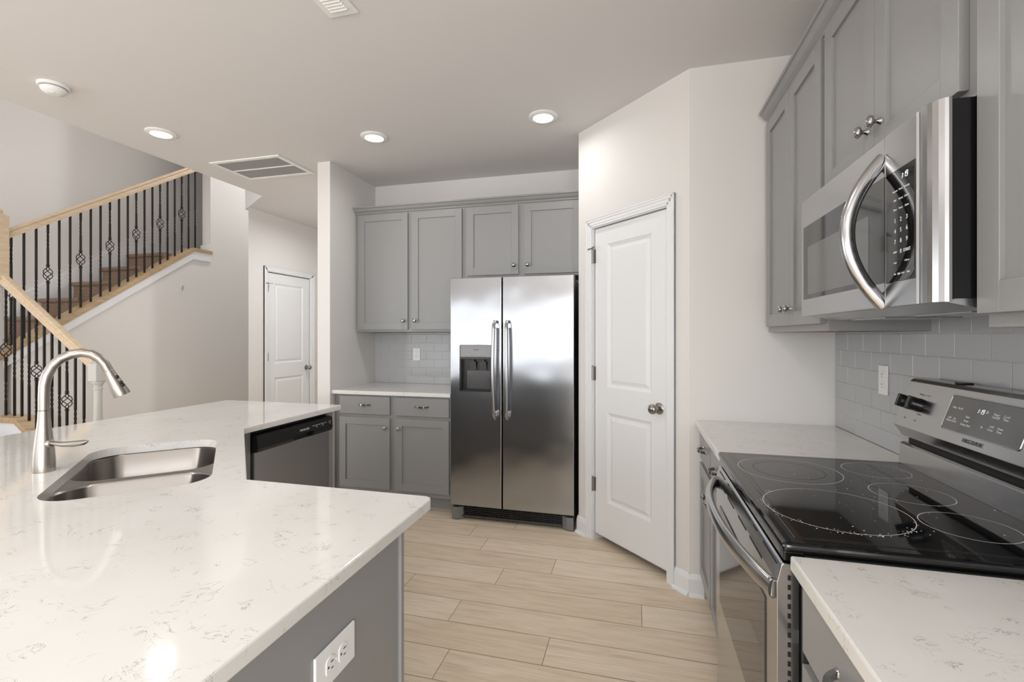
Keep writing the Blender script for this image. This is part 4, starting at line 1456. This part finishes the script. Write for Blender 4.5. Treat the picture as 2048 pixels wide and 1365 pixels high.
def baluster_meshes(h, tag_):
    p = MB(); square_bar(p, 0, h, 0.0135, [(h * 0.30, h * 0.50, 1.25)])
    plain = mesh_only(p, 'baluster', 'iron_black')
    q = MB(); c = h * 0.50
    square_bar(q, 0, c - 0.058, 0.0135, [(h * 0.10, h * 0.26, 1.0)])
    square_bar(q, c + 0.058, h, 0.0135, [(h * 0.74, h * 0.90, 1.0)])
    for z in (c - 0.078, c - 0.066, c + 0.066, c + 0.078):
        q.box(-0.0105, 0.0105, -0.0105, 0.0105, z - 0.004, z + 0.004, 0.002)
    bar_ = mesh_only(q, 'baluster', 'iron_black')
    b = MB()
    for k in range(4):
        pts = []
        for i in range(17):
            t = i / 16
            aa = k * PI / 2 + t * PI * 1.15
            rr = 0.004 + 0.030 * math.sin(PI * t) ** 0.8
            pts.append((rr * math.cos(aa), rr * math.sin(aa), c - 0.058 + 0.116 * t))
        b.tube(pts, 0.0034, 6, up=(0.3, 0.2, 1))
    bask = mesh_only(b, 'basket', 'iron_black')
    return plain, bar_, bask


def add_baluster(parent, loc, meshes, is_basket):
    plain, bar_, bask = meshes
    o = bpy.data.objects.new('baluster', bar_ if is_basket else plain)
    COL.objects.link(o); o.parent = parent; o.location = Vector(loc) - OFF[parent.name]
    if is_basket:
        o['label'] = 'iron baluster with a twisted basket'
        k = bpy.data.objects.new('basket', bask); COL.objects.link(k); k.parent = o
    return o


rt = root('stair_railing', 'long oak handrail with black iron balusters climbing the upper stair flight', 'railing', (XK - 0.06, 3.6, 1.8))
XRB = XK - 0.035
t = MB()
t.prism([(2.60, cz(2.60) - 0.055), (2.60, cz(2.60)), (4.42, cz(4.42)), (4.672, cz(4.42)), (4.672, cz(4.42) - 0.042), (4.43, cz(4.42) - 0.042)], 'x', XK - 0.14, XK + 0.022, 0, 0.003)
t.build('cap', 'oak_cap', rt)
hr = lambda y_: 3.262 + (y_ - 4.324) * 0.655     # top of the handrail
t = MB()
sec = [(-0.028, -0.032), (0.028, -0.032), (0.028, -0.012), (0.022, 0.006), (0.029, 0.018), (0.022, 0.031), (0, 0.036), (-0.022, 0.031), (-0.029, 0.018), (-0.022, 0.006), (-0.028, -0.012)]
t.sweep([(XRB, 2.72, hr(2.72) - 0.04), (XRB, 4.95, hr(4.95) - 0.04)], sec, 0, (0, 0, 1), smooth=False)
t.build('handrail', 'oak', rt)
ys_ = [2.777 + (4.485 - 2.777) / 20 * k for k in range(21)]
hb = 0.885
bm_u = baluster_meshes(hb, 'u')
for k, y_ in enumerate(ys_):
    zb = cz(min(y_, 4.42)) - 0.002
    zt = hr(y_) - 0.079
    o = add_baluster(rt, (XRB, y_, zb), bm_u, k % 3 == 0)
    o.scale = (1, 1, (zt + 0.012 - zb) / hb)
rt = root('stair_railing', 'oak handrail and iron balusters of the lower stair flight behind the faucet', 'railing', (-4.4, YL, 0.7))
t = MB()
t.prism([(XL + 0.018, 0.655), (XL + 0.018, 0.70), (xb, 0.70), (-3.98, lo(-3.98)), (-3.98, lo(-3.98) - 0.045), (xb, 0.655)], 'y', YL - 0.075, YL + 0.075, 0, 0.003)
t.build('stringer_cap', 'oak_cap', rt)
lr = lambda x_: 1.195 + (-4.021 - x_) * 0.689
t = MB(); t.sweep([(-4.985, YL, lr(-4.985) - 0.045), (-3.99, YL, lr(-3.99) - 0.045)], sec, 0, (0, 0, 1), smooth=False)
t.build('handrail', 'oak', rt)
hb2 = 0.98
bm_l = baluster_meshes(hb2, 'l')
for k, x_ in enumerate((-4.955, -4.856, -4.771, -4.690, -4.608, -4.522, -4.438, -4.357, -4.277, -4.188, -4.098)):
    zb = min(0.70, lo(x_)) - 0.002
    zt = lr(x_) - 0.085
    o = add_baluster(rt, (x_, YL, zb), bm_l, k % 4 == 0)
    o.scale = (1, 1, (zt + 0.012 - zb) / hb2)


def newel(name, label, x, y, z0, zbox0, zbox1, mats, s=0.045):
    rt = root(name, label, 'newel post', (x, y, z0))
    m = MB()
    m.box(x - s, x + s, y - s, y + s, zbox0, zbox1, 0.008, 2)
    m.build('block', mats[0], rt)
    m = MB()
    hgt = zbox0 - z0
    m.lathe([(0.040, 0), (0.040, 0.02), (0.034, 0.05), (0.036, 0.30), (0.026, hgt - 0.11), (0.0265, hgt - 0.062), (0.032, hgt - 0.058), (0.032, hgt - 0.050), (0.027, hgt - 0.046), (0.028, hgt - 0.030), (0.034, hgt - 0.016), (0.040, hgt - 0.010), (0.040, hgt)], (x, y, z0), (0, 0, 1), 28)
    m.build('shaft', mats[1], rt)
    m = MB(); m.lathe([(0.034, 0), (0.036, 0.006), (0.030, 0.012), (0.018, 0.016), (0.020, 0.022), (0.026, 0.030), (0.022, 0.042), (0.008, 0.050)], (x, y, zbox1), (0, 0, 1), 24)
    m.build('finial', mats[0], rt)
    return rt


newel('newel_post', 'pale painted newel post at the foot of the lower stair flight', -3.955, YL, 0.0, 1.000, 1.140, ('newel_paint', 'newel_paint'))
newel('newel_post', 'oak newel post at the turn where both stair handrails meet', -5.018, 2.690, 0.70, 1.80, 2.335, ('oak', 'newel_paint'))

# small metal wire clip left in the wall under the stair
m = MB(); m.tube([(XK + 0.001, 4.300, 1.910), (XK + 0.012, 4.290, 1.912), (XK + 0.014, 4.280, 1.890), (XK + 0.012, 4.290, 1.868), (XK + 0.001, 4.300, 1.868)], 0.004, 6)
tag(m.build('wall_clip', 'hinge_metal'), 'tiny metal clip on the bare wall under the stairs', 'clip')
